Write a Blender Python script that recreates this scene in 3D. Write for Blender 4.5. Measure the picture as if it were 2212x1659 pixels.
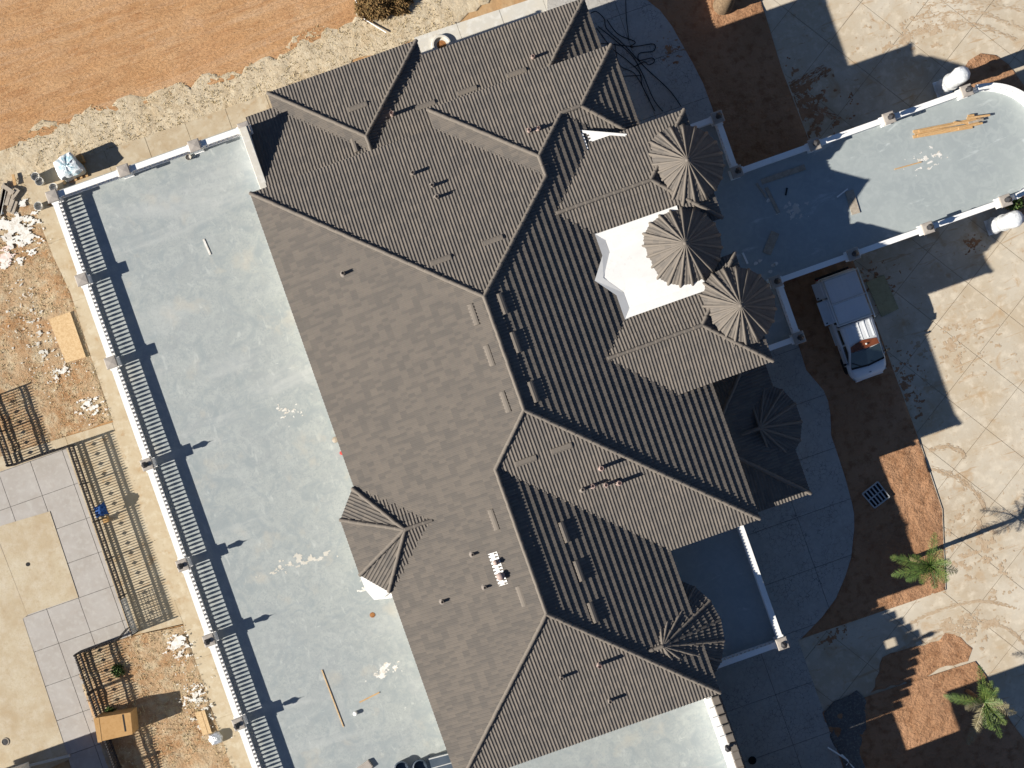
import bpy, bmesh, math, random
import numpy as np
from mathutils import Vector, Matrix, noise

for o in list(bpy.data.objects):
    bpy.data.objects.remove(o)
scene = bpy.context.scene
col = scene.collection
random.seed(7)
rng = np.random.default_rng(11)

# ------------------------------------------------------------------ camera, sky, sun
CAM_H = 70.0                    # drone height above the drive
FOCAL = 3072.0                  # focal length in picture units of a 2212 wide frame
TURN = math.radians(19.45)      # the house stands turned in the picture; world X/Y follow the house
cT, sT = math.cos(TURN), math.sin(TURN)
SUN_EL, SUN_AZ = math.radians(27.5), math.radians(1.2)

cam_d = bpy.data.cameras.new('camera')
cam = bpy.data.objects.new('camera', cam_d)
col.objects.link(cam)
cam.location = (0, 0, CAM_H)
cam.rotation_euler = (0, 0, -TURN)
cam_d.sensor_width = 36.0
cam_d.lens = 36.0 * FOCAL / 2212.0
cam_d.clip_end = 2000
scene.camera = cam

world = bpy.data.worlds.new('World')
scene.world = world
world.use_nodes = True
wn = world.node_tree
bg = wn.nodes['Background']
sky = wn.nodes.new('ShaderNodeTexSky')
sky.sky_type = 'NISHITA'
sky.sun_disc = False
sky.sun_elevation = SUN_EL
sky.sun_rotation = math.radians(270) - SUN_AZ
wn.links.new(sky.outputs[0], bg.inputs[0])
bg.inputs[1].default_value = 0.05
sky.air_density = 0.6
sky.dust_density = 0.1
sky.ozone_density = 3.0

sd = bpy.data.lights.new('sun', 'SUN')
sd.energy = 5.0
sd.angle = math.radians(0.5)
sd.color = (1.0, 0.94, 0.84)
sun = bpy.data.objects.new('sun', sd)
col.objects.link(sun)
sdir = Vector((math.cos(SUN_EL) * math.cos(SUN_AZ), math.cos(SUN_EL) * math.sin(SUN_AZ), -math.sin(SUN_EL)))
sun.rotation_euler = sdir.to_track_quat('-Z', 'Y').to_euler()
sun.location = (-60, 0, 60)

scene.view_settings.view_transform = 'Standard'
scene.view_settings.look = 'None'
scene.view_settings.gamma = 1.0
scene.view_settings.use_curve_mapping = False
scene.view_settings.exposure = 0.92

# ------------------------------------------------------------------ placing helpers
def P(x, y, z=0.0):
    """a place of the photograph (2212 wide) at height z -> world point"""
    dx, dy = x - 1106.0, y - 829.5
    k = (CAM_H - z) / FOCAL
    return Vector(((cT * dx - sT * dy) * k, -(sT * dx + cT * dy) * k, z))
def r1(a, b): return (a / 2.998, b / 2.998)
def r2(a, b): return (737.7 + a / 2.998, b / 2.998)
def r3(a, b): return (1474.3 + a / 2.998, b / 2.998)
def r4(a, b): return (a / 2.998, 553 + b / 2.998)
def r5(a, b): return (737.7 + a / 2.998, 553 + b / 2.998)
def r6(a, b): return (1474.3 + a / 2.998, 553 + b / 2.998)
def r7(a, b): return (a / 2.998, 1106 + b / 2.998)
def r8(a, b): return (737.7 + a / 2.998, 1106 + b / 2.998)
def r9(a, b): return (1474.3 + a / 2.998, 1106 + b / 2.998)
def ug(x, y, z=0.0):
    p = P(x, y, z)
    return p.x, -p.y

# ------------------------------------------------------------------ materials
def new_mat(name):
    m = bpy.data.materials.new(name)
    m.use_nodes = True
    nt = m.node_tree
    b = nt.nodes['Principled BSDF']
    return m, nt, b
def N(nt, t, **kw):
    n = nt.nodes.new(t)
    for k, v in kw.items():
        setattr(n, k, v)
    return n
def mix_col(nt, fac, a, b, blend='MIX'):
    n = nt.nodes.new('ShaderNodeMix')
    n.data_type = 'RGBA'
    n.blend_type = blend
    for i, v in ((0, fac), (6, a), (7, b)):
        if hasattr(v, 'is_output'):
            nt.links.new(v, n.inputs[i])
        elif i == 0:
            n.inputs[0].default_value = v
        else:
            n.inputs[i].default_value = (*v[:3], 1)
    return n.outputs[2]
def vec_of(nt, stretch=None, rot=0.0, obj=False):
    if obj:
        src = N(nt, 'ShaderNodeTexCoord').outputs['Object']
    else:
        src = N(nt, 'ShaderNodeNewGeometry').outputs['Position']
    mp = N(nt, 'ShaderNodeMapping')
    nt.links.new(src, mp.inputs[0])
    mp.inputs['Rotation'].default_value = (0, 0, rot)
    if stretch:
        mp.inputs['Scale'].default_value = stretch
    return mp.outputs[0]
def noise_fac(nt, vec, scale, detail=6, lo=0.4, hi=0.6, distort=0.0, rough=0.6):
    n = N(nt, 'ShaderNodeTexNoise')
    nt.links.new(vec, n.inputs['Vector'])
    n.inputs['Scale'].default_value = scale
    n.inputs['Detail'].default_value = detail
    n.inputs['Roughness'].default_value = rough
    n.inputs['Distortion'].default_value = distort
    mr = N(nt, 'ShaderNodeMapRange')
    mr.inputs[1].default_value = lo
    mr.inputs[2].default_value = hi
    nt.links.new(n.outputs[0], mr.inputs[0])
    return mr.outputs[0]
def mottle(name, base, layers=(), rough=0.85, bump=(), cracks=None, spec=0.3, obj=False, tone=None, metal=0.0):
    """base colour + noise layers (scale, colour, lo, hi, strength, stretch, rot, distort); bump = (scale, strength, distance, stretch)"""
    m, nt, b = new_mat(name)
    c = None
    cur = base
    for L in layers:
        L = list(L) + [None] * 8
        sc, colr, lo, hi, st, stretch, rot, dist = L[:8]
        v = vec_of(nt, stretch, rot or 0.0, obj)
        f = noise_fac(nt, v, sc, 7, lo, hi, dist or 0.0)
        if st is not None and st != 1:
            mm = N(nt, 'ShaderNodeMath', operation='MULTIPLY')
            nt.links.new(f, mm.inputs[0])
            mm.inputs[1].default_value = st
            f = mm.outputs[0]
        cur = mix_col(nt, f, cur, colr)
    if tone:
        at = N(nt, 'ShaderNodeAttribute')
        at.attribute_name = 'tone'
        cur = mix_col(nt, at.outputs['Fac'], cur, tone)
    nrm = None
    if cracks:
        sc, w, colr, depth = cracks
        v = vec_of(nt, None, 0.3, obj)
        nn = N(nt, 'ShaderNodeTexNoise')
        nn.inputs['Scale'].default_value = sc * 1.6
        nt.links.new(v, nn.inputs['Vector'])
        ad = N(nt, 'ShaderNodeMix')
        ad.data_type = 'VECTOR'
        ad.inputs[0].default_value = 0.16
        nt.links.new(v, ad.inputs[4])
        nt.links.new(nn.outputs['Color'], ad.inputs[5])
        vo = N(nt, 'ShaderNodeTexVoronoi', feature='DISTANCE_TO_EDGE')
        vo.inputs['Scale'].default_value = sc
        nt.links.new(ad.outputs[1], vo.inputs['Vector'])
        mr = N(nt, 'ShaderNodeMapRange')
        mr.inputs[1].default_value = 0
        mr.inputs[2].default_value = w
        nt.links.new(vo.outputs['Distance'], mr.inputs[0])
        inv = N(nt, 'ShaderNodeMath', operation='SUBTRACT')
        inv.inputs[0].default_value = 1
        nt.links.new(mr.outputs[0], inv.inputs[1])
        brk = noise_fac(nt, vec_of(nt, None, 0, obj), 0.9, 4, 0.36, 0.6)
        mu = N(nt, 'ShaderNodeMath', operation='MULTIPLY')
        nt.links.new(inv.outputs[0], mu.inputs[0])
        nt.links.new(brk, mu.inputs[1])
        cur = mix_col(nt, mu.outputs[0], cur, colr)
        bp = N(nt, 'ShaderNodeBump')
        bp.inputs['Strength'].default_value = depth
        bp.inputs['Distance'].default_value = 0.02
        nt.links.new(mr.outputs[0], bp.inputs['Height'])
        nrm = bp.outputs[0]
    for B in bump:
        B = list(B) + [None] * 3
        sc, st, dist, stretch, rot = B[:5]
        v = vec_of(nt, stretch, rot or 0.0, obj)
        nn = N(nt, 'ShaderNodeTexNoise')
        nn.inputs['Scale'].default_value = sc
        nn.inputs['Detail'].default_value = 6
        nn.inputs['Roughness'].default_value = 0.6
        nt.links.new(v, nn.inputs['Vector'])
        bp = N(nt, 'ShaderNodeBump')
        bp.inputs['Strength'].default_value = st
        bp.inputs['Distance'].default_value = dist
        nt.links.new(nn.outputs[0], bp.inputs['Height'])
        if nrm:
            nt.links.new(nrm, bp.inputs['Normal'])
        nrm = bp.outputs[0]
    if nrm:
        nt.links.new(nrm, b.inputs['Normal'])
    if hasattr(cur, 'is_output'):
        nt.links.new(cur, b.inputs['Base Color'])
    else:
        b.inputs['Base Color'].default_value = (*cur[:3], 1)
    b.inputs['Roughness'].default_value = rough
    b.inputs['Specular IOR Level'].default_value = spec
    b.inputs['Metallic'].default_value = metal
    return m

M = {}
M['terrace'] = mottle('terrace_concrete', (.325, .35, .342), [
    (0.3, (.285, .31, .315), .38, .62, .9, None, 0, 1.0), (1.7, (.375, .40, .392), .42, .62, .6, None, .4, 1.2),
    (5.5, (.235, .265, .27), .50, .66, .6, None, 0, 2.0), (.9, (.25, .285, .295), .48, .66, .8, None, .3, 1.6), (11, (.27, .30, .30), .52, .64, .5, None, 0, 1.5), (3.2, (.50, .52, .50), .6, .72, .5, (1, .45, 1), .2, .6),
    (.55, (.45, .41, .34), .58, .74, .6), (.22, (.46, .47, .46), .54, .70, .45, (.4, 2.2, 1), .05, .8),
    (2.2, (.70, .71, .68), .70, .76, .75, (.5, 2.5, 1), .1, .4)],
    rough=.55, spec=.4, bump=[(9, .12, .01)])
M['deck'] = mottle('deck_concrete', (.325, .36, .362), [
    (0.5, (.275, .31, .32), .35, .65, .8), (2.4, (.375, .41, .41), .45, .62, .5, None, .4, 1.2),
    (1.1, (.56, .60, .60), .62, .72, .6, (.6, 1.6, 1), .2, .8), (6, (.28, .32, .33), .58, .7, .4)],
    rough=.5, spec=.4, bump=[(9, .1, .01)])
M['drive'] = mottle('drive_concrete', (.475, .42, .335), [
    (.45, (.44, .36, .255), .40, .66, .9), (.16, (.555, .51, .43), .5, .66, .8), (.3, (.36, .28, .19), .52, .72, .7, None, 0, .6), (2.0, (.63, .56, .45), .5, .68, .6),
    (.9, (.40, .27, .15), .57, .70, .7, None, 0, .8), (3.5, (.30, .18, .09), .63, .72, .6, None, 0, 1.0),
    (9, (.42, .30, .19), .60, .72, .5), (1.3, (.36, .23, .12), .60, .68, .6, (.35, 2.6, 1), .5, 1.0)],
    rough=.9, bump=[(7, .2, .015)])
M['walk'] = mottle('walkway_concrete', (.50, .45, .38), [
    (.6, (.44, .38, .30), .40, .66, .8), (2.0, (.56, .52, .44), .5, .68, .6),
    (3.0, (.22, .13, .075), .62, .70, .6, None, 0, .6)], rough=.9, bump=[(7, .2, .015)])
M['stamped'] = mottle('stamped_concrete', (.40, .385, .36), [
    (.6, (.35, .33, .30), .4, .65, .8), (4, (.45, .435, .41), .5, .66, .6), (2.2, (.22, .165, .13), .66, .74, .7)],
    rough=.9, cracks=(5.0, .045, (.15, .145, .14), .35), bump=[(12, .2, .01)])
M['apron'] = mottle('apron_concrete', (.45, .375, .265), [
    (.8, (.39, .30, .19), .4, .62, .8), (2.5, (.52, .46, .35), .5, .66, .6), (1.6, (.34, .21, .10), .60, .72, .7), (7, (.34, .26, .17), .56, .68, .5)],
    rough=.9, bump=[(9, .2, .012)])
M['apron_grey'] = mottle('apron_pale_concrete', (.52, .50, .45), [
    (1.0, (.55, .51, .43), .45, .65, .7), (3, (.66, .65, .61), .5, .66, .6)], rough=.9, bump=[(9, .2, .012)])
M['pad'] = mottle('pad_concrete', (.47, .405, .295), [
    (.6, (.37, .275, .165), .36, .70, .8), (1.8, (.54, .49, .40), .45, .75, .6), (5, (.34, .25, .15), .55, .74, .5), (13, (.38, .30, .2), .5, .7, .5)],
    rough=.95, bump=[(6, .35, .02)])
M['paver'] = mottle('grey_paver', (.385, .36, .335), [
    (.9, (.34, .31, .28), .4, .62, .8), (4, (.43, .41, .38), .5, .66, .6), (2.2, (.36, .32, .285), .55, .7, .5)],
    rough=.85, bump=[(10, .15, .01)])
M['road'] = mottle('road_soil', (.42, .235, .112), [
    (.35, (.47, .29, .155), .40, .64, .9, (1, 2.6, 1), .0), (1.2, (.345, .175, .08), .50, .68, .8, (.6, 2.6, 1), .1, .6),
    (1.1, (.50, .345, .22), .50, .68, .6, (.12, 1.6, 1), .06, 1.2), (2.0, (.34, .18, .085), .54, .70, .55, (.14, 1.8, 1), -.05, 1.4), (.8, (.52, .37, .25), .60, .74, .6, None, 0, 1),
    (5, (.50, .30, .16), .56, .7, .6, (.6, 2, 1), .1), (.18, (.47, .27, .14), .5, .7, .6), (14, (.30, .14, .06), .56, .68, .6), (2.4, (.52, .34, .20), .58, .68, .6, (.4, 3, 1), .12, .8), (3.1, (.27, .12, .045), .60, .70, .6, (.35, 3.2, 1), -.1, 1.0)],
    rough=1, spec=.1, bump=[(1.6, .6, .10, (.5, 2, 1)), (7, .8, .07, (.6, 1.6, 1)), (28, .6, .025)])
M['soil'] = mottle('garden_soil', (.345, .19, .105), [
    (.5, (.42, .245, .145), .42, .64, .8), (2.5, (.22, .11, .056), .48, .66, .8), (.25, (.25, .13, .07), .50, .66, .7), (7, (.40, .25, .14), .58, .7, .6)],
    rough=1, spec=.1, bump=[(2.2, .8, .12, (1, 2.2, 1), .7), (8, .8, .07), (30, .5, .02)])
M['rough_soil'] = mottle('rough_soil', (.40, .285, .175), [
    (.6, (.33, .185, .09), .42, .62, .9), (1.6, (.46, .38, .26), .48, .64, .8), (4.5, (.27, .155, .08), .55, .68, .8),
    (9, (.52, .45, .34), .58, .68, .7), (1.1, (.62, .58, .52), .70, .78, .5)],
    rough=1, spec=.1, bump=[(3, .7, .08), (11, .7, .05), (34, .5, .02)])
M['straw'] = mottle('dry_grass_soil', (.48, .40, .285), [
    (.5, (.42, .32, .20), .46, .68, .8), (3.2, (.54, .47, .35), .48, .64, .8, None, 0, .8), (7, (.30, .225, .13), .57, .68, .7, None, 0, 1),
    (16, (.60, .52, .36), .56, .68, .6)],
    rough=1, spec=.1, bump=[(2.6, .5, .06), (9, .6, .04), (26, .5, .02)])
M['gravel'] = mottle('dark_gravel', (.14, .135, .13), [(9, (.22, .215, .20), .5, .6, .8), (22, (.08, .078, .075), .5, .64, .8)],
    rough=1, bump=[(16, .9, .06), (40, .6, .03)])
M['ground'] = mottle('far_soil', (.42, .27, .14), [(.1, (.36, .20, .09), .4, .6, 1), (1.5, (.47, .34, .2), .5, .65, .6)],
    rough=1, spec=.1, bump=[(3, .5, .08)])
M['joint'] = mottle('joint_filler', (.26, .20, .145), rough=1)
M['white'] = mottle('white_paint', (.80, .795, .775), [(3, (.74, .73, .69), .5, .7, .6)], rough=.6, bump=[(20, .05, .005)])
M['baluster'] = mottle('baluster_plaster', (.66, .60, .545), [(4, (.56, .49, .44), .45, .65, .8)], rough=.8)
M['stone'] = mottle('post_stone', (.35, .315, .28), [(5, (.29, .26, .23), .45, .65, .8), (14, (.40, .365, .33), .55, .68, .6)], rough=.85, bump=[(14, .3, .01)])
M['stucco'] = mottle('cream_stucco', (.70, .66, .57), [(2, (.64, .59, .5), .45, .65, .6)], rough=.9, bump=[(30, .2, .008)])
M['membrane'] = mottle('white_roof_membrane', (.76, .755, .735), [(.8, (.70, .69, .67), .45, .66, .8), (5, (.62, .60, .56), .58, .72, .5)], rough=.7, bump=[(2.5, .15, .03)])
M['tile'] = mottle('roof_tile_coating', (.172, .149, .127), [(1.1, (.150, .132, .115), .4, .62, .8), (42, (.128, .114, .100), .48, .64, .55), (70, (.19, .168, .146), .58, .7, .5)],
    rough=.9, spec=.25, tone=(.094, .088, .083))
M['cap'] = mottle('ridge_cap_coating', (.172, .149, .126), [(2, (.155, .136, .117), .42, .62, .8), (40, (.138, .121, .104), .5, .66, .6)], rough=.9, spec=.25)
M['fascia'] = mottle('dark_fascia', (.07, .062, .055), rough=.8)
M['lead'] = mottle('grey_flashing', (.23, .20, .175), [(12, (.19, .165, .145), .45, .62, .8)], rough=.7)
M['pinkpipe'] = mottle('painted_pipe', (.36, .27, .24), [(14, (.30, .22, .19), .45, .62, .8)], rough=.6)
M['iron'] = mottle('black_iron', (.022, .021, .024), rough=.5, spec=.5)
M['ironbrown'] = mottle('brown_iron', (.05, .036, .034), rough=.5, spec=.5)
M['black'] = mottle('black_rubber', (.012, .012, .013), rough=.7)
M['carwhite'] = mottle('white_car_paint', (.66, .68, .70), [(1.5, (.60, .62, .63), .45, .7, .5)], rough=.32, spec=.5)
M['carside'] = mottle('canopy_panel_paint', (.50, .53, .55), [(2, (.42, .44, .45), .45, .7, .7)], rough=.4, spec=.5)
M['carglass'] = mottle('car_glass', (.02, .03, .03), rough=.06, spec=.9)
M['amber'] = mottle('amber_visor', (.16, .05, .022), [(6, (.10, .03, .014), .45, .65, .8)], rough=.25, spec=.6)
M['chrome'] = mottle('chrome_trim', (.6, .6, .6), rough=.2, metal=1.0)
M['lamp_red'] = mottle('red_lens', (.35, .02, .02), rough=.3)
M['lamp_clear'] = mottle('clear_lens', (.5, .5, .48), rough=.15)
M['wood'] = mottle('pine_board', (.50, .32, .155), [(4, (.40, .235, .10), .42, .62, .9, (.4, 6, 1)), (12, (.58, .40, .22), .52, .66, .6)], rough=.85)
M['oldwood'] = mottle('weathered_board', (.36, .31, .25), [(4, (.28, .235, .185), .42, .62, .9), (12, (.45, .40, .33), .52, .66, .6)], rough=.9)
M['osb'] = mottle('strand_board', (.56, .40, .225), [(11, (.46, .30, .15), .45, .58, .8), (24, (.66, .50, .31), .55, .66, .7)], rough=.9)
M['formboard'] = mottle('stained_form_board', (.36, .33, .20), [(5, (.30, .27, .155), .42, .62, .8), (13, (.15, .13, .08), .62, .69, .8)], rough=.85)
M['cardboard'] = mottle('cardboard', (.42, .25, .105), [(10, (.37, .21, .08), .45, .62, .8), (2, (.46, .28, .12), .45, .65, .6)], rough=.95)
M['plastic'] = mottle('cloudy_plastic_wrap', (.68, .70, .72), [(3, (.50, .53, .56), .42, .6, .9, None, 0, 1.5), (7, (.80, .81, .82), .55, .66, .8)], rough=.3, spec=.6, bump=[(6, .6, .05)])
M['bluewrap'] = mottle('blue_white_wrap', (.70, .74, .76), [(2.2, (.30, .48, .55), .46, .58, .9, None, 0, 1.5), (6, (.82, .84, .85), .55, .66, .8)], rough=.3, spec=.6, bump=[(5, .6, .06)])
M['bluecloth'] = mottle('blue_cloth', (.02, .08, .26), [(6, (.01, .035, .13), .45, .6, .9), (14, (.20, .30, .5), .64, .72, .6)], rough=.8)
M['foil'] = mottle('crumpled_foil', (.75, .76, .77), [(9, (.40, .41, .42), .45, .58, .8)], rough=.3, metal=.7, bump=[(9, .9, .05)])
M['plaster'] = mottle('white_plaster_spill', (.66, .645, .61), [(5, (.52, .47, .40), .48, .62, .9), (14, (.74, .73, .70), .55, .66, .7)], rough=.95)
M['pinkpaint'] = mottle('pink_spill', (.72, .52, .46), [(5, (.76, .70, .66), .46, .6, .9)], rough=.9)
M['bucket'] = mottle('grey_white_bucket', (.58, .57, .54), [(8, (.42, .41, .38), .45, .6, .8)], rough=.6)
M['hose'] = mottle('black_cable', (.014, .014, .016), rough=.6)
M['frond'] = mottle('palm_frond', (.075, .125, .026), [(3, (.15, .18, .04), .45, .62, .8), (9, (.035, .08, .012), .5, .64, .8)], rough=.55, spec=.4)
M['frond_dry'] = mottle('dry_palm_frond', (.22, .19, .10), [(4, (.30, .27, .19), .45, .62, .8)], rough=.8)
M['trunk'] = mottle('palm_trunk', (.20, .14, .085), [(9, (.12, .08, .05), .45, .6, .8), (16, (.32, .25, .17), .56, .68, .7)], rough=.95, bump=[(14, .6, .03)])
M['leafbase'] = mottle('palm_leaf_base', (.33, .30, .17), [(14, (.17, .17, .07), .45, .58, .9), (30, (.5, .44, .34), .55, .66, .8)], rough=.9)
M['bush'] = mottle('dry_bush', (.17, .10, .04), [(6, (.10, .07, .025), .45, .6, .8), (14, (.26, .19, .07), .55, .66, .7)], rough=.9)
M['weed'] = mottle('weed_green', (.06, .11, .03), [(6, (.10, .15, .04), .45, .6, .8)], rough=.8)
M['mudmark'] = mottle('dried_mud', (.43, .335, .235), [(6, (.36, .255, .16), .45, .62, .8)], rough=1, bump=[(14, .3, .02)])
M['tuft'] = mottle('dry_grass', (.50, .41, .25), [(2.5, (.40, .31, .17), .42, .6, .9), (9, (.58, .50, .34), .52, .66, .7)], rough=.95)
M['glasslamp'] = mottle('lantern_glass', (.25, .25, .22), rough=.15, spec=.6)
M['panel'] = mottle('dark_blue_panel', (.055, .075, .10), [(1.5, (.08, .10, .13), .45, .65, .7)], rough=.4)
M['rust'] = mottle('rust', (.30, .14, .05), [(9, (.20, .08, .03), .45, .6, .8)], rough=.95)
M['greyplastic'] = mottle('grey_plastic', (.46, .47, .47), [(5, (.38, .39, .39), .45, .65, .7)], rough=.6)
M['red'] = mottle('red_plastic', (.5, .04, .03), rough=.5)

# ------------------------------------------------------------------ object helpers
def tag(o, label, cat, group=None):
    o['label'] = label
    o['category'] = cat
    if group:
        o['group'] = group
    return o
def link_mesh(name, me, parent=None):
    o = bpy.data.objects.new(name, me)
    col.objects.link(o)
    if parent:
        o.parent = parent
    return o
def thing(name, label, cat, group=None, loc=(0, 0, 0), rz=0.0):
    o = bpy.data.objects.new(name, None)
    col.objects.link(o)
    o.empty_display_size = .2
    o.location = loc
    o.rotation_euler = (0, 0, rz)
    return tag(o, label, cat, group)
def copy_tree(o, parent=None):
    c = o.copy()
    col.objects.link(c)
    c.parent = parent
    for ch in list(o.children):
        copy_tree(ch, c)
    return c
def blot(name, label, cx, cy, rx, ry, z, mat, seed, thr=.0, cell=.07, freq=1.6, cat='spill', turn=0.0, thick=.003):
    """an uneven spill: jittered cells kept where a noise field is high"""
    rs = random.Random(seed)
    c = P(cx, cy, z)
    k = (CAM_H - z) / FOCAL
    A, B = rx * k, ry * k
    R = max(A, B) * 1.15
    n = int(2 * R / cell)
    ct, st = math.cos(turn), math.sin(turn)
    verts, idx, faces = [], {}, []
    def vid(i, j):
        if (i, j) not in idx:
            idx[(i, j)] = len(verts)
            verts.append((c.x - R + i * cell + rs.uniform(-.3, .3) * cell, c.y - R + j * cell + rs.uniform(-.3, .3) * cell, z + rs.uniform(0, thick)))
        return idx[(i, j)]
    for i in range(n):
        for j in range(n):
            x, y = -R + (i + .5) * cell, -R + (j + .5) * cell
            u, v = (x * ct + y * st) / A, (-x * st + y * ct) / B
            d = math.hypot(u, v)
            if d > 1.1:
                continue
            q = Vector((u * A * freq, v * B * freq * 1.5, seed * 3.7))
            f = noise.noise(q) + .6 * noise.noise(q * 2.3) + .35 * noise.noise(q * 5.1) + .45 - d * .95
            if f > thr:
                faces.append((vid(i, j), vid(i + 1, j), vid(i + 1, j + 1), vid(i, j + 1)))
    mb = MB()
    mb.add(verts, faces)
    o = mb.build(name, mat)
    me = o.data
    if len(me.polygons) and sum(p.normal.z for p in me.polygons) < 0:
        me.flip_normals()
    o['kind'] = 'stuff'
    o['label'] = label
    o['category'] = cat
    return o
class MB:
    def __init__(s):
        s.v, s.f = [], []
    def add(s, vs, fs):
        n = len(s.v)
        s.v += [tuple(p) for p in vs]
        s.f += [tuple(i + n for i in f) for f in fs]
        return s
    def box(s, x0, x1, y0, y1, z0, z1, mat=None):
        vs = [Vector((x, y, z)) for z in (z0, z1) for x, y in ((x0, y0), (x1, y0), (x1, y1), (x0, y1))]
        if mat is not None:
            vs = [mat @ v for v in vs]
        return s.add(vs, [(3, 2, 1, 0), (4, 5, 6, 7), (0, 1, 5, 4), (1, 2, 6, 5), (2, 3, 7, 6), (3, 0, 4, 7)])
    def bevbox(s, x0, x1, y0, y1, z0, z1, b, mat=None):
        vs = []
        for z, d in ((z0, 0), (z1 - b, 0), (z1, b)):
            vs += [Vector((x0 + d, y0 + d, z)), Vector((x1 - d, y0 + d, z)), Vector((x1 - d, y1 - d, z)), Vector((x0 + d, y1 - d, z))]
        if mat is not None:
            vs = [mat @ v for v in vs]
        fs = [(3, 2, 1, 0), (8, 9, 10, 11)]
        for k in (0, 4):
            for i in range(4):
                j = (i + 1) % 4
                fs.append((k + i, k + j, k + 4 + j, k + 4 + i))
        return s.add(vs, fs)
    def prism(s, pts, z0, z1):
        n = len(pts)
        a = sum(pts[i][0] * pts[(i + 1) % n][1] - pts[(i + 1) % n][0] * pts[i][1] for i in range(n))
        if a < 0:
            pts = pts[::-1]
        vs = [(p[0], p[1], z0) for p in pts] + [(p[0], p[1], z1) for p in pts]
        fs = [tuple(range(n))[::-1], tuple(range(n, 2 * n))] + [(i, (i + 1) % n, n + (i + 1) % n, n + i) for i in range(n)]
        return s.add(vs, fs)
    def lathe(s, prof, n=12, mat=None, cx=0, cy=0):
        vs, fs = [], []
        for r, z in prof:
            for k in range(n):
                a = 2 * math.pi * k / n
                vs.append(Vector((cx + r * math.cos(a), cy + r * math.sin(a), z)))
        for j in range(len(prof) - 1):
            for k in range(n):
                k2 = (k + 1) % n
                fs.append((j * n + k, j * n + k2, (j + 1) * n + k2, (j + 1) * n + k))
        fs.append(tuple(range(n))[::-1])
        fs.append(tuple(range((len(prof) - 1) * n, len(prof) * n)))
        if mat is not None:
            vs = [mat @ v for v in vs]
        return s.add(vs, fs)
    def tube(s, pts, r, n=6):
        pts = [Vector(p) for p in pts]
        rad = r if isinstance(r, (list, tuple)) else [r] * len(pts)
        vs, fs = [], []
        for i, p in enumerate(pts):
            t = (pts[min(i + 1, len(pts) - 1)] - pts[max(i - 1, 0)]).normalized()
            a = t.orthogonal() if abs(t.z) > .9 else t.cross(Vector((0, 0, 1)))
            a.normalize()
            b = t.cross(a)
            for k in range(n):
                w = 2 * math.pi * k / n
                vs.append(p + (a * math.cos(w) + b * math.sin(w)) * rad[i])
        for j in range(len(pts) - 1):
            for k in range(n):
                k2 = (k + 1) % n
                fs.append((j * n + k, j * n + k2, (j + 1) * n + k2, (j + 1) * n + k))
        fs.append(tuple(range(n))[::-1])
        fs.append(tuple(range((len(pts) - 1) * n, len(pts) * n)))
        return s.add(vs, fs)
    def bar(s, p, q, w, h):
        """box beam from p to q, w wide, h high (p,q on its underside centre)"""
        p, q = Vector(p), Vector(q)
        d = (q - p)
        L = d.length
        d.normalize()
        up = Vector((0, 0, 1)) if abs(d.z) < .95 else Vector((1, 0, 0))
        sx = d.cross(up).normalized()
        uz = sx.cross(d)
        m = Matrix((( d.x, sx.x, uz.x, p.x), (d.y, sx.y, uz.y, p.y), (d.z, sx.z, uz.z, p.z), (0, 0, 0, 1)))
        return s.box(0, L, -w / 2, w / 2, 0, h, m)
    def mesh(s, name, mat, smooth=False):
        me = bpy.data.meshes.new(name)
        me.from_pydata(s.v, [], s.f)
        bm = bmesh.new()
        bm.from_mesh(me)
        bmesh.ops.recalc_face_normals(bm, faces=bm.faces)
        bm.to_mesh(me)
        bm.free()
        if smooth:
            me.polygons.foreach_set('use_smooth', [True] * len(me.polygons))
        me.materials.append(M[mat] if isinstance(mat, str) else mat)
        return me
    def build(s, name, mat, parent=None, smooth=False):
        return link_mesh(name, s.mesh(name, mat, smooth), parent)
def sheet(name, pts, z, mat, thick=0.03, parent=None):
    """a ground sheet from picture points, laid at height z"""
    w = [P(x, y, z) for x, y in pts]
    o = MB().prism([(p.x, p.y) for p in w], z - thick, z).build(name, mat, parent)
    return o
def structure(o):
    o['kind'] = 'structure'
    return o
def stuff(o):
    o['kind'] = 'stuff'
    return o

# ------------------------------------------------------------------ ground
def clip_convex(subj, clip):
    def area(p):
        return sum(p[i][0] * p[(i + 1) % len(p)][1] - p[(i + 1) % len(p)][0] * p[i][1] for i in range(len(p)))
    if area(clip) < 0:
        clip = clip[::-1]
    out = list(subj)
    for i in range(len(clip)):
        a, b = clip[i], clip[(i + 1) % len(clip)]
        inp, out = out, []
        if not inp:
            return []
        def side(p):
            return (b[0] - a[0]) * (p[1] - a[1]) - (b[1] - a[1]) * (p[0] - a[0])
        for j in range(len(inp)):
            p, q = inp[j], inp[(j + 1) % len(inp)]
            sp, sq = side(p), side(q)
            if sp >= 0:
                out.append(p)
            if (sp >= 0) != (sq >= 0):
                t = sp / (sp - sq)
                out.append((p[0] + (q[0] - p[0]) * t, p[1] + (q[1] - p[1]) * t))
    res = []
    for p in out:
        if not res or (abs(p[0] - res[-1][0]) + abs(p[1] - res[-1][1])) > 1e-4:
            res.append(p)
    if len(res) > 2 and abs(area(res)) > .06:
        return res
    return []
def wpts(pts, z=0.0):
    return [(P(x, y, z).x, P(x, y, z).y) for x, y in pts]
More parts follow.
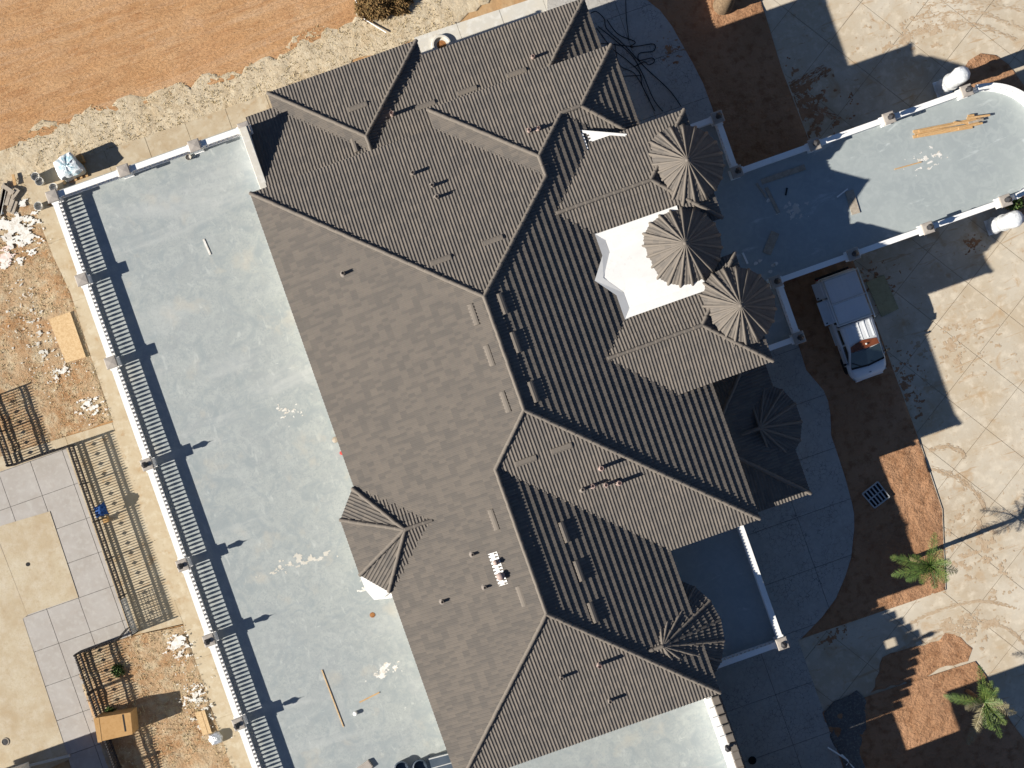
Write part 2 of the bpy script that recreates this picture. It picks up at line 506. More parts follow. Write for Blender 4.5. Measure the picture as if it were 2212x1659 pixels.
def ragged(pts, amp, step, seed=0, closed=True):
    """world outline with uneven edges"""
    out = []
    n = len(pts)
    for i in range(n):
        a, b = Vector((*pts[i], 0)), Vector((*pts[(i + 1) % n], 0))
        L = (b - a).length
        k = max(1, int(L / step))
        d = (b - a).normalized()
        nn = Vector((-d.y, d.x, 0))
        for j in range(k):
            p = a + (b - a) * (j / k)
            if j:
                p = p + nn * amp * (noise.noise(Vector((p.x * .9, p.y * .9, seed))) + .6 * noise.noise(Vector((p.x * 3.1, p.y * 3.1, seed + 5))))
            out.append((p.x, p.y))
    return out
def flat(name, world_pts, z, mat, thick=.03, parent=None):
    return MB().prism(world_pts, z - thick, z).build(name, mat, parent)
def slabs(parent, region, o, a, b, sa, sb, gap, z0, z1, mat, tilt=.006, name='slab'):
    o = Vector((o[0], o[1], 0)); a = Vector((a[0], a[1], 0)).normalized(); b = Vector((b[0], b[1], 0)).normalized()
    ia = [(Vector((p[0], p[1], 0)) - o).dot(a) / sa for p in region]
    ib = [(Vector((p[0], p[1], 0)) - o).dot(b) / sb for p in region]
    g = gap / 2
    for i in range(math.floor(min(ia)), math.ceil(max(ia))):
        for j in range(math.floor(min(ib)), math.ceil(max(ib))):
            cell = [o + a * (i * sa + g) + b * (j * sb + g), o + a * ((i + 1) * sa - g) + b * (j * sb + g),
                    o + a * ((i + 1) * sa - g) + b * ((j + 1) * sb - g), o + a * (i * sa + g) + b * ((j + 1) * sb - g)]
            pc = clip_convex(region, [(c.x, c.y) for c in cell])
            if pc:
                MB().prism(pc, z0, z1 + random.uniform(-tilt, tilt)).build(name, mat, parent)
def rough_sheet(name, outline, z, mat, amp, cell=.22, seed=0, stretch=(1, 1), ramp=.35):
    """a soil bed with real humps: a grid inside the outline, sunk at its rim"""
    xs = [p[0] for p in outline]; ys = [p[1] for p in outline]
    bm = bmesh.new()
    vs = [bm.verts.new((p[0], p[1], 0)) for p in outline]
    bm.faces.new(vs)
    bmesh.ops.triangulate(bm, faces=bm.faces[:])
    x = math.floor(min(xs) / cell) * cell
    while x < max(xs):
        bmesh.ops.bisect_plane(bm, geom=bm.verts[:] + bm.edges[:] + bm.faces[:], plane_co=(x, 0, 0), plane_no=(1, 0, 0))
        x += cell
    y = math.floor(min(ys) / cell) * cell
    while y < max(ys):
        bmesh.ops.bisect_plane(bm, geom=bm.verts[:] + bm.edges[:] + bm.faces[:], plane_co=(0, y, 0), plane_no=(0, 1, 0))
        y += cell
    for v in bm.verts:
        edge = any(e.is_boundary for e in v.link_edges)
        q = Vector((v.co.x * stretch[0], v.co.y * stretch[1], seed))
        h = noise.noise(q * 1.1) * .6 + noise.noise(q * 2.7) * .5 + noise.noise(q * 6.1) * .3
        v.co.z = z + (0 if edge else amp * h + amp * .4)
    me = bpy.data.meshes.new(name)
    bmesh.ops.recalc_face_normals(bm, faces=bm.faces)
    bm.to_mesh(me)
    bm.free()
    if sum(p.normal.z for p in me.polygons) < 0:
        me.flip_normals()
    me.polygons.foreach_set('use_smooth', [True] * len(me.polygons))
    me.materials.append(M[mat])
    return link_mesh(name, me)

ground = structure(MB().box(-400, 400, -400, 400, -.6, -.03).build('ground', 'ground'))

# --- upper left: soil road, dry grass verge
road = structure(rough_sheet('dirt_road', wpts([(-90, -90), (900, -90), (830, 20), (745, 65), (620, 115), (500, 172), (300, 228), (130, 285), (60, 305), (-90, 360)]), .0, 'road', .035, .3, 3, (.5, 1.6)))
verge_out = ragged(wpts([(-60, 338), (60, 283), (130, 262), (300, 208), (500, 152), (620, 98), (745, 52), (850, -40), (1120, -40), (1000, 40), (900, 90), (720, 160), (590, 215), (380, 290), (95, 402), (70, 450), (-60, 500)]), .7, .35, 2)
verge = structure(rough_sheet('grass_verge', verge_out, .0, 'straw', .05, .16, 9))

# --- aprons round the house
apron = structure(flat('apron_path', wpts([r1(155, 1160), r1(640, 990), r1(1180, 805), r1(1740, 605), r1(1790, 700), r1(1600, 800), r1(700, 1150), r1(300, 1330), r1(240, 1370)]), .03, 'apron'))
slabs(apron, wpts([r1(155, 1160), r1(640, 990), r1(1180, 805), r1(1740, 605), r1(1790, 700), r1(1600, 800), r1(700, 1150), r1(300, 1330), r1(240, 1370)]),
      wpts([r1(155, 1160)])[0], (1, 0), (0, 1), 2.1, 6, .02, .0, .06, 'apron')
strip = wpts([r1(165, 1200), (115, 553), (153, 633), (197, 770), (243, 906), (287, 1033), (313, 1106), (367, 1269), (397, 1349), (437, 1469.6), (483, 1606), (520, 1720), (575, 1720), (345, 1060), (140, 450), r1(300, 1330)])
ap2 = structure(flat('side_path', strip, .025, 'apron'))
slabs(ap2, strip, strip[0], (1, 0), (0, 1), 30, 3.1, .02, .0, .055, 'apron')
pale = wpts([r2(470, 245), r2(1230, -5), r2(1700, -190), r2(1760, -40), r2(1000, 330), r2(500, 420)])
ap3 = structure(flat('pale_path', pale, .03, 'apron_grey'))
slabs(ap3, pale, pale[0], (1, 0), (0, 1), 2.2, 9, .02, .0, .06, 'apron_grey')

# --- left yard
yard = ragged(wpts([(-60, 440), (96, 440), (116, 553), (153, 633), (197, 770), (244, 908), r4(130, 1270), (-60, 1012)]), .12, .6, 4)
structure(rough_sheet('yard_soil', yard, .02, 'rough_soil', .06, .22, 21))
kerbw = wpts([(-60, 1005), r4(740, 1075), r4(760, 1130), r4(430, 1245), (-60, 1040)])
kb = structure(flat('yard_kerb_path', kerbw, .03, 'apron'))
slabs(kb, kerbw, kerbw[0], (1, 0), (0, 1), 2.4, 9, .02, 0, .055, 'apron')
fl = wpts([r4(430, 1245), r4(760, 1130), (287, 1033), (313, 1106), (367, 1269), (397, 1349), r7(1190, 722), r7(850, 800)])
structure(flat('fence_court_floor', fl, .05, 'apron'))
bed = ragged(wpts([r7(480, 930), r7(790, 822), r7(1195, 735), r7(1310, 1090), r7(1450, 1500), (530, 1720), (250, 1720)]), .1, .6, 6)
structure(rough_sheet('lower_yard_soil', bed, .04, 'rough_soil', .06, .22, 33))
pav = wpts([(-60, 1030), r4(430, 1245), r7(600, 0), r7(850, 800), r7(480, 925), r7(760, 1720), r7(480, 1720), r7(440, 1575), r7(150, 690), r7(20, 300), r7(-200, 400)])
pv = structure(flat('paved_court', pav, .0, 'gravel'))
po = P(*r7(510, 556))
slabs(pv, pav, (po.x, po.y), (1, 0), (0, 1), 1.66, 1.78, .025, 0, .045, 'paver', .003, 'paver')
pad2 = wpts([r7(-200, 420), r7(0, 205), r7(180, 668), r7(150, 690), r7(440, 1575), r7(450, 1600), r7(-200, 1900)])
structure(flat('worn_pad', pad2, .055, 'pad'))
pad1 = wpts([r7(-60, 120), r7(20, 85), r7(325, -5), r7(510, 552), r7(180, 664), r7(0, 195), r7(-60, 220)])
structure(flat('basin_pad', pad1, .065, 'pad'))
# low kerb round the worn pad
MB().bar(P(*r7(150, 1650), .05), P(*r7(455, 1575), .05), .12, .12).build('pad_kerb', 'apron_grey')
structure(bpy.data.objects['pad_kerb'])

# --- right: drive, walk, stamped path, beds
path_edge = [(1340, -60), (1396, 0), (1425, 23), (1451, 57), (1475, 100), (1494, 133), (1518, 180), (1538, 234), (1565, 330), (1610, 450), (1670, 610), (1726, 751.5), (1741, 800), (1761, 823), (1778, 843), (1788, 866.5), (1793, 896.5), (1794.5, 940), (1808, 980),
             (1824.5, 1030), (1839.5, 1086.7), (1844, 1110), (1844.5, 1139), (1838, 1202.7), (1824.5, 1246), (1804.5, 1292.8), (1774.5, 1333), (1729.5, 1379.5), (1723, 1381), (1821, 1659), (1845, 1730)]
path = wpts(path_edge + [(1400, 1730), (1400, 1400), (1200, 700), (1180, -60)])
sp = structure(flat('stamped_path', path, .06, 'gravel'))
o_ = P(*r9(855, 360))
slabs(sp, path, (o_.x, o_.y), (1, 0), (0, 1), 3.9, 2.62, .022, .02, .085, 'stamped', .004)
drive = wpts([(1560, -80), (2330, -80), (2330, 1760), (1800, 1760), (1723, 1381), (1760, 1250), (1700, 700), (1600, 300)])
dr = structure(flat('driveway', drive, .022, 'joint'))
o_ = P(1878, 162); a_ = P(1878 + .617 * 100, 162 - .787 * 100) - o_; b_ = P(1878 + .787 * 100, 162 + .617 * 100) - o_
slabs(dr, drive, (o_.x, o_.y), a_, b_, 2.54, 2.54, .022, -.01, .04, 'drive', .003)
bedA = wpts([(1350, -70), (1396, 0), (1425, 23), (1451, 57), (1475, 100), (1494, 133), (1518, 180), (1538, 234), (1565, 330), (1610, 450), (1670, 610), (1726, 751.5), (1741, 800), (1761, 823), (1778, 843), (1788, 866.5), (1793, 896.5), (1794.5, 940), (1808, 980),
             (1824.5, 1030), (1839.5, 1086.7), (1844, 1110), (1844.5, 1139), (1838, 1202.7), (1824.5, 1246), (1804.5, 1292.8), (1774.5, 1333), (1729.5, 1379.5), (2041, 1274), (2034, 1100), (1985, 953), (1923, 783), (1745, 300), (1687, 147), (1655, 40), (1620, -70)])
structure(rough_sheet('planting_bed', bedA, .08, 'soil', .06, .16, 40, (1.6, .5)))
for pts, nm in (([(2041, 1274), (2034, 1100), (1985, 953), (1923, 783), (1745, 300), (1690, 150)], 'bed_edging'),
                ([(1729.5, 1380), (2041, 1274)], 'bed_edging')):
    mb = MB()
    for i in range(len(pts) - 1):
        mb.bar(P(*pts[i], .03), P(*pts[i + 1], .03), .07, .05)
    structure(mb.build(nm, 'drive'))
isl = wpts([(2076, 180), (2080, 150), (2092, 131), (2117, 116), (2150, 120), (2178, 140), (2197, 166), (2222, 200), (2260, 300), (2260, 420), (2205, 468), (2160, 445), (2120, 360), (2090, 260)])
structure(rough_sheet('island_bed', isl, .07, 'soil', .03, .22, 50))
bedB = wpts([(1774, 1537), (1934, 1483), (2105, 1428), (2128, 1458), (2184, 1560), (2260, 1660), (2260, 1760), (1850, 1760), (1821, 1659)])
structure(rough_sheet('lower_planting_bed', bedB, .08, 'soil', .045, .2, 60))
gr = ragged(wpts([(1778, 1540), (1800, 1514), (1850, 1490), (1872, 1512), (1862, 1590), (1868, 1700), (1850, 1740), (1823, 1659)]), .25, .4, 8)
g_ = rough_sheet('gravel_heap', gr, .09, 'gravel', .10, .13, 70)
stuff(g_); g_['label'] = 'dark crushed stone spread at the edge of the lower planting bed'; g_['category'] = 'gravel'
mud = ragged(wpts([(1905, 1420), (1960, 1400), (2060, 1370), (2100, 1400), (2090, 1428), (1940, 1480), (1880, 1496)]), .35, .35, 12)
m_ = rough_sheet('mud_film', mud, .052, 'soil', .012, .2, 71)
stuff(m_); m_['label'] = 'dried mud film spread over the walkway slab'; m_['category'] = 'mud'

# ------------------------------------------------------------------ roofs
PITCH = math.tan(math.radians(20.0))
LAM, COURSE, RIB, STEP, NR = .152, .335, .027, .056, 7
faces_for_z = []          # (plane, polygon) for setting vents on the roof
house = thing('house', 'large house with dark brown tiled hip roofs and three conical turrets', 'house')
prof_a = np.array([0, .07, .18, .31, .44, .55, .62]) * LAM
prof_h = np.array([0, .50, .88, 1, .88, .50, 0]) * RIB
def panel_template():
    a = np.concatenate([prof_a + i * LAM for i in range(NR)] + [[NR * LAM]])
    h = np.concatenate([prof_h for i in range(NR)] + [[0]])
    n = len(a)
    rows = [(0, -.012, 0), (0, STEP, 1), (COURSE + .02, -.004, 1)]
    v = np.zeros((3 * n, 3))
    for k, (b, z, w) in enumerate(rows):
        v[k * n:(k + 1) * n, 0] = a
        v[k * n:(k + 1) * n, 1] = b
        v[k * n:(k + 1) * n, 2] = z + h * (1 if w else .9)
    f = []
    for k in range(2):
        for i in range(n - 1):
            f.append((k * n + i, k * n + i + 1, (k + 1) * n + i + 1, (k + 1) * n + i))
    rib = np.concatenate([np.full(7, i) for i in range(NR)] + [[NR - 1]])
    return v, np.array(f), np.concatenate([rib] * 3)
TV, TF, TRIB = panel_template()
TVF = TV.copy()
TVF[:, 2] *= .45
acc_v, acc_f, acc_t = [], [], []
acc_n = 0
def tones(r):
    t = r.random() * .06 + r.random(NR) * .16
    dark = r.random(NR)
    t = np.where(dark > .52, t + .36, t)
    return np.clip(t, 0, 1)[TRIB]
def acc(v, f, t):
    global acc_n
    acc_v.append(v); acc_f.append(f + acc_n); acc_t.append(t)
    acc_n += len(v)
tile_meshes = []
def tile_mesh(i):
    while len(tile_meshes) <= i:
        me = bpy.data.meshes.new('roof_tile')
        me.from_pydata(TV.tolist(), [], TF.tolist())
        at = me.attributes.new('tone', 'FLOAT', 'POINT')
        at.data.foreach_set('value', tones(rng).astype(np.float32))
        me.materials.append(M['tile'])
        tile_meshes.append(me)
    return tile_meshes[i]
single_tiles = []
under = MB()
def inpoly(polys, a, b, m=0.0):
    for p in polys:
        ok = True
        n = len(p)
        for i in range(n):
            x0, y0 = p[i]; x1, y1 = p[(i + 1) % n]
            L = math.hypot(x1 - x0, y1 - y0)
            if ((x1 - x0) * (b - y0) - (y1 - y0) * (a - x0)) / L < m:
                ok = False
                break
        if ok:
            return True
    return False
def tile_face(polys3, eave, single=0, relief=1.0):
    """polys3: convex 3D polygons in one plane; eave: two 3D points on the low edge"""
    global acc_n
    p0, p1 = Vector(eave[0]), Vector(eave[1])
    a = (p1 - p0).normalized()
    allp = [Vector(q) for pl in polys3 for q in pl]
    far = max(allp, key=lambda q: ((q - p0) - a * (q - p0).dot(a)).length)
    n = a.cross(far - p0).normalized()
    if n.z < 0:
        a = -a
        n = -n
    b = n.cross(a)
    if b.z < 0:
        b = -b; a = -a
    R = Matrix(((a.x, b.x, n.x, 0), (a.y, b.y, n.y, 0), (a.z, b.z, n.z, 0), (0, 0, 0, 1)))
    org = p0 - a * p0.dot(a)
    T = Matrix.Translation(org) @ R
    polys = []
    for pl in polys3:
        q = [((Vector(x) - org).dot(a), (Vector(x) - org).dot(b)) for x in pl]
        ar = sum(q[i][0] * q[(i + 1) % len(q)][1] - q[(i + 1) % len(q)][0] * q[i][1] for i in range(len(q)))
        polys.append(q if ar > 0 else q[::-1])
        under.add([Vector(x) - n * .05 for x in pl], [tuple(range(len(pl)))])
        faces_for_z.append((n.copy(), org.copy(), [((x[0]), (x[1])) for x in pl]))
    Tn = np.array(T)
    amin = min(x for q in polys for x, _ in q); amax = max(x for q in polys for x, _ in q)
    bmax = max(y for q in polys for _, y in q)
    W = NR * LAM
    for j in range(int(bmax / COURSE) + 1):
        bb = j * COURSE
        off = ((j * 3) % NR) * LAM
        i0 = math.floor((amin - off) / W); i1 = math.ceil((amax - off) / W)
        for i in range(i0, i1):
            aa = off + i * W
            # quick reject
            hit = None
            corners = [(aa, bb), (aa + W, bb), (aa + W, bb + COURSE + .02), (aa, bb + COURSE + .02)]
            inside = all(inpoly(polys, x, y) for x, y in corners)
            whole = any(all(inpoly([q], x, y) for x, y in corners) for q in polys)
            if not inside:
                if not any(clip_small(q, corners) for q in polys):
                    continue
            if inside and single and len(single_tiles) < single:
                o = link_mesh('roof_tile', tile_mesh(rng.integers(0, 48)), None)
                o.matrix_world = T @ Matrix.Translation((aa, bb, 0))
                single_tiles.append(o)
                continue
            v = (TVF if relief < 1 else TV) + np.array([aa, bb, 0])
            t = tones(rng)
            if whole:
                w = v @ Tn[:3, :3].T + Tn[:3, 3]
                acc(w, TF, t)
                continue
            for q in polys:
                me = bpy.data.meshes.new('tmp')
                me.from_pydata(v.tolist(), [], TF.tolist())
                at = me.attributes.new('tone', 'FLOAT', 'POINT')
                at.data.foreach_set('value', t.astype(np.float32))
                bm = bmesh.new()
                bm.from_mesh(me)
                for k in range(len(q)):
                    x0, y0 = q[k]; x1, y1 = q[(k + 1) % len(q)]
                    if abs(y0) < 1e-4 and abs(y1) < 1e-4:
                        continue
                    bmesh.ops.bisect_plane(bm, geom=bm.verts[:] + bm.edges[:] + bm.faces[:], plane_co=(x0, y0, 0),
                                           plane_no=(y1 - y0, -(x1 - x0), 0), clear_outer=True)
                    if not bm.verts:
                        break
                if bm.faces:
                    bm.to_mesh(me)
                    nv = len(me.vertices)
                    vv = np.empty(nv * 3); me.vertices.foreach_get('co', vv)
                    tt = np.empty(nv, dtype=np.float32); me.attributes['tone'].data.foreach_get('value', tt)
                    w = vv.reshape(-1, 3) @ Tn[:3, :3].T + Tn[:3, 3]
                    acc_v.append(w); acc_t.append(tt)
                    for p in me.polygons:
                        acc_ng.append(tuple(x + acc_n for x in p.vertices))
                    acc_n += nv
                bm.free()
                bpy.data.meshes.remove(me)
acc_ng = []
def clip_small(q, c):
    def area(p):
        return abs(sum(p[i][0] * p[(i + 1) % len(p)][1] - p[(i + 1) % len(p)][0] * p[i][1] for i in range(len(p))))
    out = list(c)
    for i in range(len(q)):
        a, b = q[i], q[(i + 1) % len(q)]
        inp, out = out, []
        if not inp:
            return False
        def side(p):
            return (b[0] - a[0]) * (p[1] - a[1]) - (b[1] - a[1]) * (p[0] - a[0])
        for j in range(len(inp)):
            p, r = inp[j], inp[(j + 1) % len(inp)]
            sp, sq = side(p), side(r)
            if sp >= 0:
                out.append(p)
            if (sp >= 0) != (sq >= 0):
                t = sp / (sp - sq)
                out.append((p[0] + (r[0] - p[0]) * t, p[1] + (r[1] - p[1]) * t))
    return len(out) > 2 and area(out) > 1e-4
def V3(u, v, z):
    return (u, -v, z)
caps = []     # ridge lines: (p, q, size)
def ridge(p, q, k=1.0):
    caps.append((Vector(p), Vector(q), k))

ZE = 6.0
MU0, MU1, MV0, MV1 = -8.23, 8.48, -12.0, 9.42      # main hip roof
RU, RV0, RV1 = .12, -3.93, 1.22
ZR = ZE + (MU1 - RU) * PITCH
LU1, LV1, LR, LRV = 4.2, 16.2, -1.91, 9.9          # lower wing
ZL = ZE + (LR - MU0) * PITCH
LV0 = RV1 + (RU - LR)
UU0, UV0, URu, URv = .54, -12.9, 4.45, -9.05         # upper wing
ZU = ZE + (MU1 - URu) * PITCH
# where the upper wing's ridge meets the main hip
t_ = (URu - RU) / (MU1 - RU)
UJv = RV0 + (MV0 - RV0) * t_
def zmu(u): return ZE + (MU1 - u) * PITCH
def zml(u): return ZE + (u - MU0) * PITCH
E = ZE
# slope towards the terrace (main roof and lower wing are one plane)
zl = zml(LR)
tile_face([[V3(MU0, MV0, E), V3(MU0, LV0, E), V3(LR, LV0, zl), V3(RU, RV1, zml(RU)), V3(RU, RV0, zml(RU))],
           [V3(MU0, LV0, E), V3(MU0, LV1, E), V3(LR, LRV, zl), V3(LR, LV0, zl)]], (V3(MU0, MV0, E), V3(MU0, LV1, E)), single=300)
# slope towards the drive (main roof and upper wing are one plane)
tile_face([[V3(MU1, UJv, E), V3(MU1, MV1, E), V3(RU, RV1, ZR), V3(RU, RV0, ZR), V3(URu, UJv, ZU)],
           [V3(MU1, UV0, E), V3(MU1, UJv, E), V3(URu, UJv, ZU), V3(URu, URv, ZU)]], (V3(MU1, UV0, E), V3(MU1, MV1, E)))
tile_face([[V3(MU0, MV0, E), V3(MU1, MV0, E), V3(RU, RV0, ZR)]], (V3(MU0, MV0, E), V3(MU1, MV0, E)))
tile_face([[V3(-1.95, MV1, E), V3(MU1, MV1, E), V3(RU, RV1, ZR), V3(-1.95, LV0, ZE + (MV1 - LV0) * (ZR - ZE) / (MV1 - RV1))]], (V3(MU0, MV1, E), V3(MU1, MV1, E)))
# lower wing
tile_face([[V3(LU1, 7.5, E), V3(LU1, LV1, E), V3(LR, LRV, zl), V3(LR, LV0, zl)]], (V3(LU1, 7.5, E), V3(LU1, LV1, E)))
tile_face([[V3(MU0, LV1, E), V3(LU1, LV1, E), V3(LR, LRV, zl)]], (V3(MU0, LV1, E), V3(LU1, LV1, E)))
# upper wing
tile_face([[V3(UU0, UV0, E), V3(URu, URv, ZU), V3(URu, UJv + .1, ZU), V3(UU0, UV0 + 2.2, E)]], (V3(UU0, UV0, E), V3(UU0, UV0 + 2.2, E)))
SU1, SRv = 9.28, -10.62      # short side wing
SJ = 6.05
zS = ZE + (ZU - ZE) * (SRv - UV0) / (URv - UV0)
tile_face([[V3(UU0, UV0, E), V3(SJ, UV0, E), V3(SJ, SRv, zS), V3(URu, URv, ZU)],
           [V3(SJ, UV0, E), V3(SU1, UV0, E), V3(7.0, SRv, zS), V3(SJ, SRv, zS)]], (V3(UU0, UV0, E), V3(SU1, UV0, E)))
tile_face([[V3(SU1, UV0, E), V3(SU1, -8.34, E), V3(7.0, SRv, zS)]], (V3(SU1, UV0, E), V3(SU1, -8.34, E)))
tile_face([[V3(5.2, -8.34, E), V3(SU1, -8.34, E), V3(7.0, SRv, zS), V3(5.2, SRv, zS)]], (V3(5.2, -8.34, E), V3(SU1, -8.34, E)))
# two entrance wings under the turrets
ZD, ZDR, HW = 6.6, 7.53, 2.55
for rv in (-6.42, .35):
    e1 = 11.3
    re = e1 - 2.55
    tile_face([[V3(4.2, rv - HW, ZD), V3(e1, rv - HW, ZD), V3(re, rv, ZDR), V3(4.2, rv, ZDR)]], (V3(4.2, rv - HW, ZD), V3(e1, rv - HW, ZD)))
    tile_face([[V3(4.2, rv + HW, ZD), V3(e1, rv + HW, ZD), V3(re, rv, ZDR), V3(4.2, rv, ZDR)]], (V3(4.2, rv + HW, ZD), V3(e1, rv + HW, ZD)))
    tile_face([[V3(e1, rv - HW, ZD), V3(e1, rv + HW, ZD), V3(re, rv, ZDR)]], (V3(e1, rv - HW, ZD), V3(e1, rv + HW, ZD)))
    ridge(V3(4.35, rv, ZDR), V3(re, rv, ZDR))
    ridge(V3(re, rv, ZDR), V3(e1, rv - HW, ZD))
    ridge(V3(re, rv, ZDR), V3(e1, rv + HW, ZD))
# low roofs of the ground floor
EG = 3.2
GV, GU1, GU0 = -15.95, 9.2, -7.62
zg = EG + 4.2 * PITCH
tile_face([[V3(GU0, GV, EG), V3(GU1, GV, EG), V3(GU1 - 4.2, GV + 4.2, zg), V3(GU0, GV + 4.2, zg)]], (V3(GU0, GV, EG), V3(GU1, GV, EG)))
tile_face([[V3(GU1, GV, EG), V3(GU1, -11, EG), V3(GU1 - 4.2, -11, zg), V3(GU1 - 4.2, GV + 4.2, zg)]], (V3(GU1, GV, EG), V3(GU1, -11, EG)))
ridge(V3(GU1, GV, EG), V3(GU1 - 4.2, GV + 4.2, zg))
g0, g1, gv, gr_ = -6.26, 1.13, -16.7, -2.53
zg2 = EG + (gr_ - g0) * PITCH
gre = gv + (gr_ - g0)
tile_face([[V3(g0, gv, EG), V3(g1, gv, EG), V3(gr_, gre, zg2)]], (V3(g0, gv, EG), V3(g1, gv, EG)))
tile_face([[V3(g0, gv, EG), V3(g0, -11.5, EG), V3(gr_, -11.5, zg2), V3(gr_, gre, zg2)]], (V3(g0, gv, EG), V3(g0, -11.5, EG)))
tile_face([[V3(g1, gv, EG), V3(g1, -11.5, EG), V3(gr_, -11.5, zg2), V3(gr_, gre, zg2)]], (V3(g1, gv, EG), V3(g1, -11.5, EG)))
ridge(V3(g0, gv, EG), V3(gr_, gre, zg2)); ridge(V3(g1, gv, EG), V3(gr_, gre, zg2)); ridge(V3(gr_, gre, zg2), V3(gr_, -11.6, zg2))
f1, fv0, fv1 = 11.5, 1.75, 9.5
zf = EG + 3.6 * PITCH
tile_face([[V3(f1, fv0, EG), V3(f1, fv1, EG), V3(f1 - 3.6, fv1 - 3.6, zf), V3(f1 - 3.6, fv0 + 3.6, zf)]], (V3(f1, fv0, EG), V3(f1, fv1, EG)))
tile_face([[V3(7.6, fv1, EG), V3(f1, fv1, EG), V3(f1 - 3.6, fv1 - 3.6, zf), V3(7.6, fv1 - 3.6, zf)]], (V3(7.6, fv1, EG), V3(f1, fv1, EG)))
tile_face([[V3(7.6, fv0, EG), V3(f1, fv0, EG), V3(f1 - 3.6, fv0 + 3.6, zf), V3(7.6, fv0 + 3.6, zf)]], (V3(7.6, fv0, EG), V3(f1, fv0, EG)))
ridge(V3(f1, fv0, EG), V3(f1 - 3.6, fv0 + 3.6, zf)); ridge(V3(f1, fv1, EG), V3(f1 - 3.6, fv1 - 3.6, zf))
# eave strip on the lowest right wall
tile_face([[V3(4.35, 15.9, 3.0), V3(4.35, 25.5, 3.0), V3(3.75, 25.5, 3.22), V3(3.75, 15.9, 3.22)]], (V3(4.35, 15.9, 3.0), V3(4.35, 25.5, 3.0)))

# fan-shaped bay ends
def fan(cu, cv, r, z0, z1, a0, a1, n, back):
    pts = [V3(cu + r * math.cos(a0 + (a1 - a0) * k / n), cv + r * math.sin(a0 + (a1 - a0) * k / n), z0) for k in range(n + 1)]
    ap = V3(cu, cv, z1)
    for k in range(n):
        tile_face([[pts[k], pts[k + 1], ap]], (pts[k], pts[k + 1]))
        ridge(pts[k], ap, .72)
    ridge(pts[n], ap, .72)
    if back:
        ridge(ap, V3(back, cv, z1))
    return pts
R_ = math.radians
fan(2.44, 13.2, 2.90, 5.58, 6.86, R_(-76), R_(76), 8, 1.5)
tile_face([[V3(-.5, 10.2, 5.58), V3(3.16, 10.31, 5.58), V3(2.44, 13.2, 6.86), V3(.6, 13.2, 6.86)]], (V3(-.5, 10.2, 5.58), V3(3.16, 10.31, 5.58)))
tile_face([[V3(.4, 13.2, 6.86), V3(2.44, 13.2, 6.86), V3(3.16, 16.09, 5.58), V3(.4, 16.09, 5.58)]], (V3(.4, 16.09, 5.58), V3(3.16, 16.09, 5.58)))
fan(10.15, 5.75, 2.12, 3.19, 4.02, R_(-85), R_(85), 7, 9.2)
# bay on the terrace side
EB = 6.02
bay = [V3(-8.32, 2.05, EB), V3(-9.30, 3.2, EB), V3(-9.30, 5.82, EB), V3(-8.32, 6.95, EB)]
bap = V3(-6.62, 4.5, 7.02); bri = V3(-5.35, 4.5, 7.02)
inner = [V3(-7.0, 2.05 - .0, EB - .05), V3(-7.0, 6.95, EB - .05)]
tile_face([[bay[1], bay[2], bap]], (bay[1], bay[2]))
tile_face([[bay[0], bay[1], bap]], (bay[0], bay[1]))
tile_face([[bay[2], bay[3], bap]], (bay[2], bay[3]))
tile_face([[bay[0], bap, bri, V3(-5.35, 2.05, 6.02)]], (bay[0], V3(-5.35, 2.05, 6.02)))
tile_face([[bay[3], bap, bri, V3(-5.35, 6.95, 6.02)]], (bay[3], V3(-5.35, 6.95, 6.02)))
for q in bay:
    ridge(q, bap)
ridge(bap, bri)
# main ridge lines
ridge(V3(MU0, MV0, E), V3(RU, RV0, ZR)); ridge(V3(RU, RV0, ZR), V3(URu, UJv, ZU)); ridge(V3(RU, RV0, ZR), V3(RU, RV1, ZR))
ridge(V3(RU, RV1, ZR), V3(MU1, MV1, E)); ridge(V3(RU, RV1, ZR), V3(LR, LV0, zl)); ridge(V3(LR, LV0, zl), V3(LR, LRV, zl))
ridge(V3(LR, LRV, zl), V3(MU0, LV1, E)); ridge(V3(LR, LRV, zl), V3(LU1, LV1, E))
ridge(V3(UU0, UV0, E), V3(URu, URv, ZU)); ridge(V3(URu, URv, ZU), V3(URu, UJv, ZU)); ridge(V3(URu, URv, ZU), V3(SJ, SRv, zS))
ridge(V3(SJ, SRv, zS), V3(7.0, SRv, zS)); ridge(V3(7.0, SRv, zS), V3(SU1, UV0, E)); ridge(V3(7.0, SRv, zS), V3(SU1, -8.34, E))

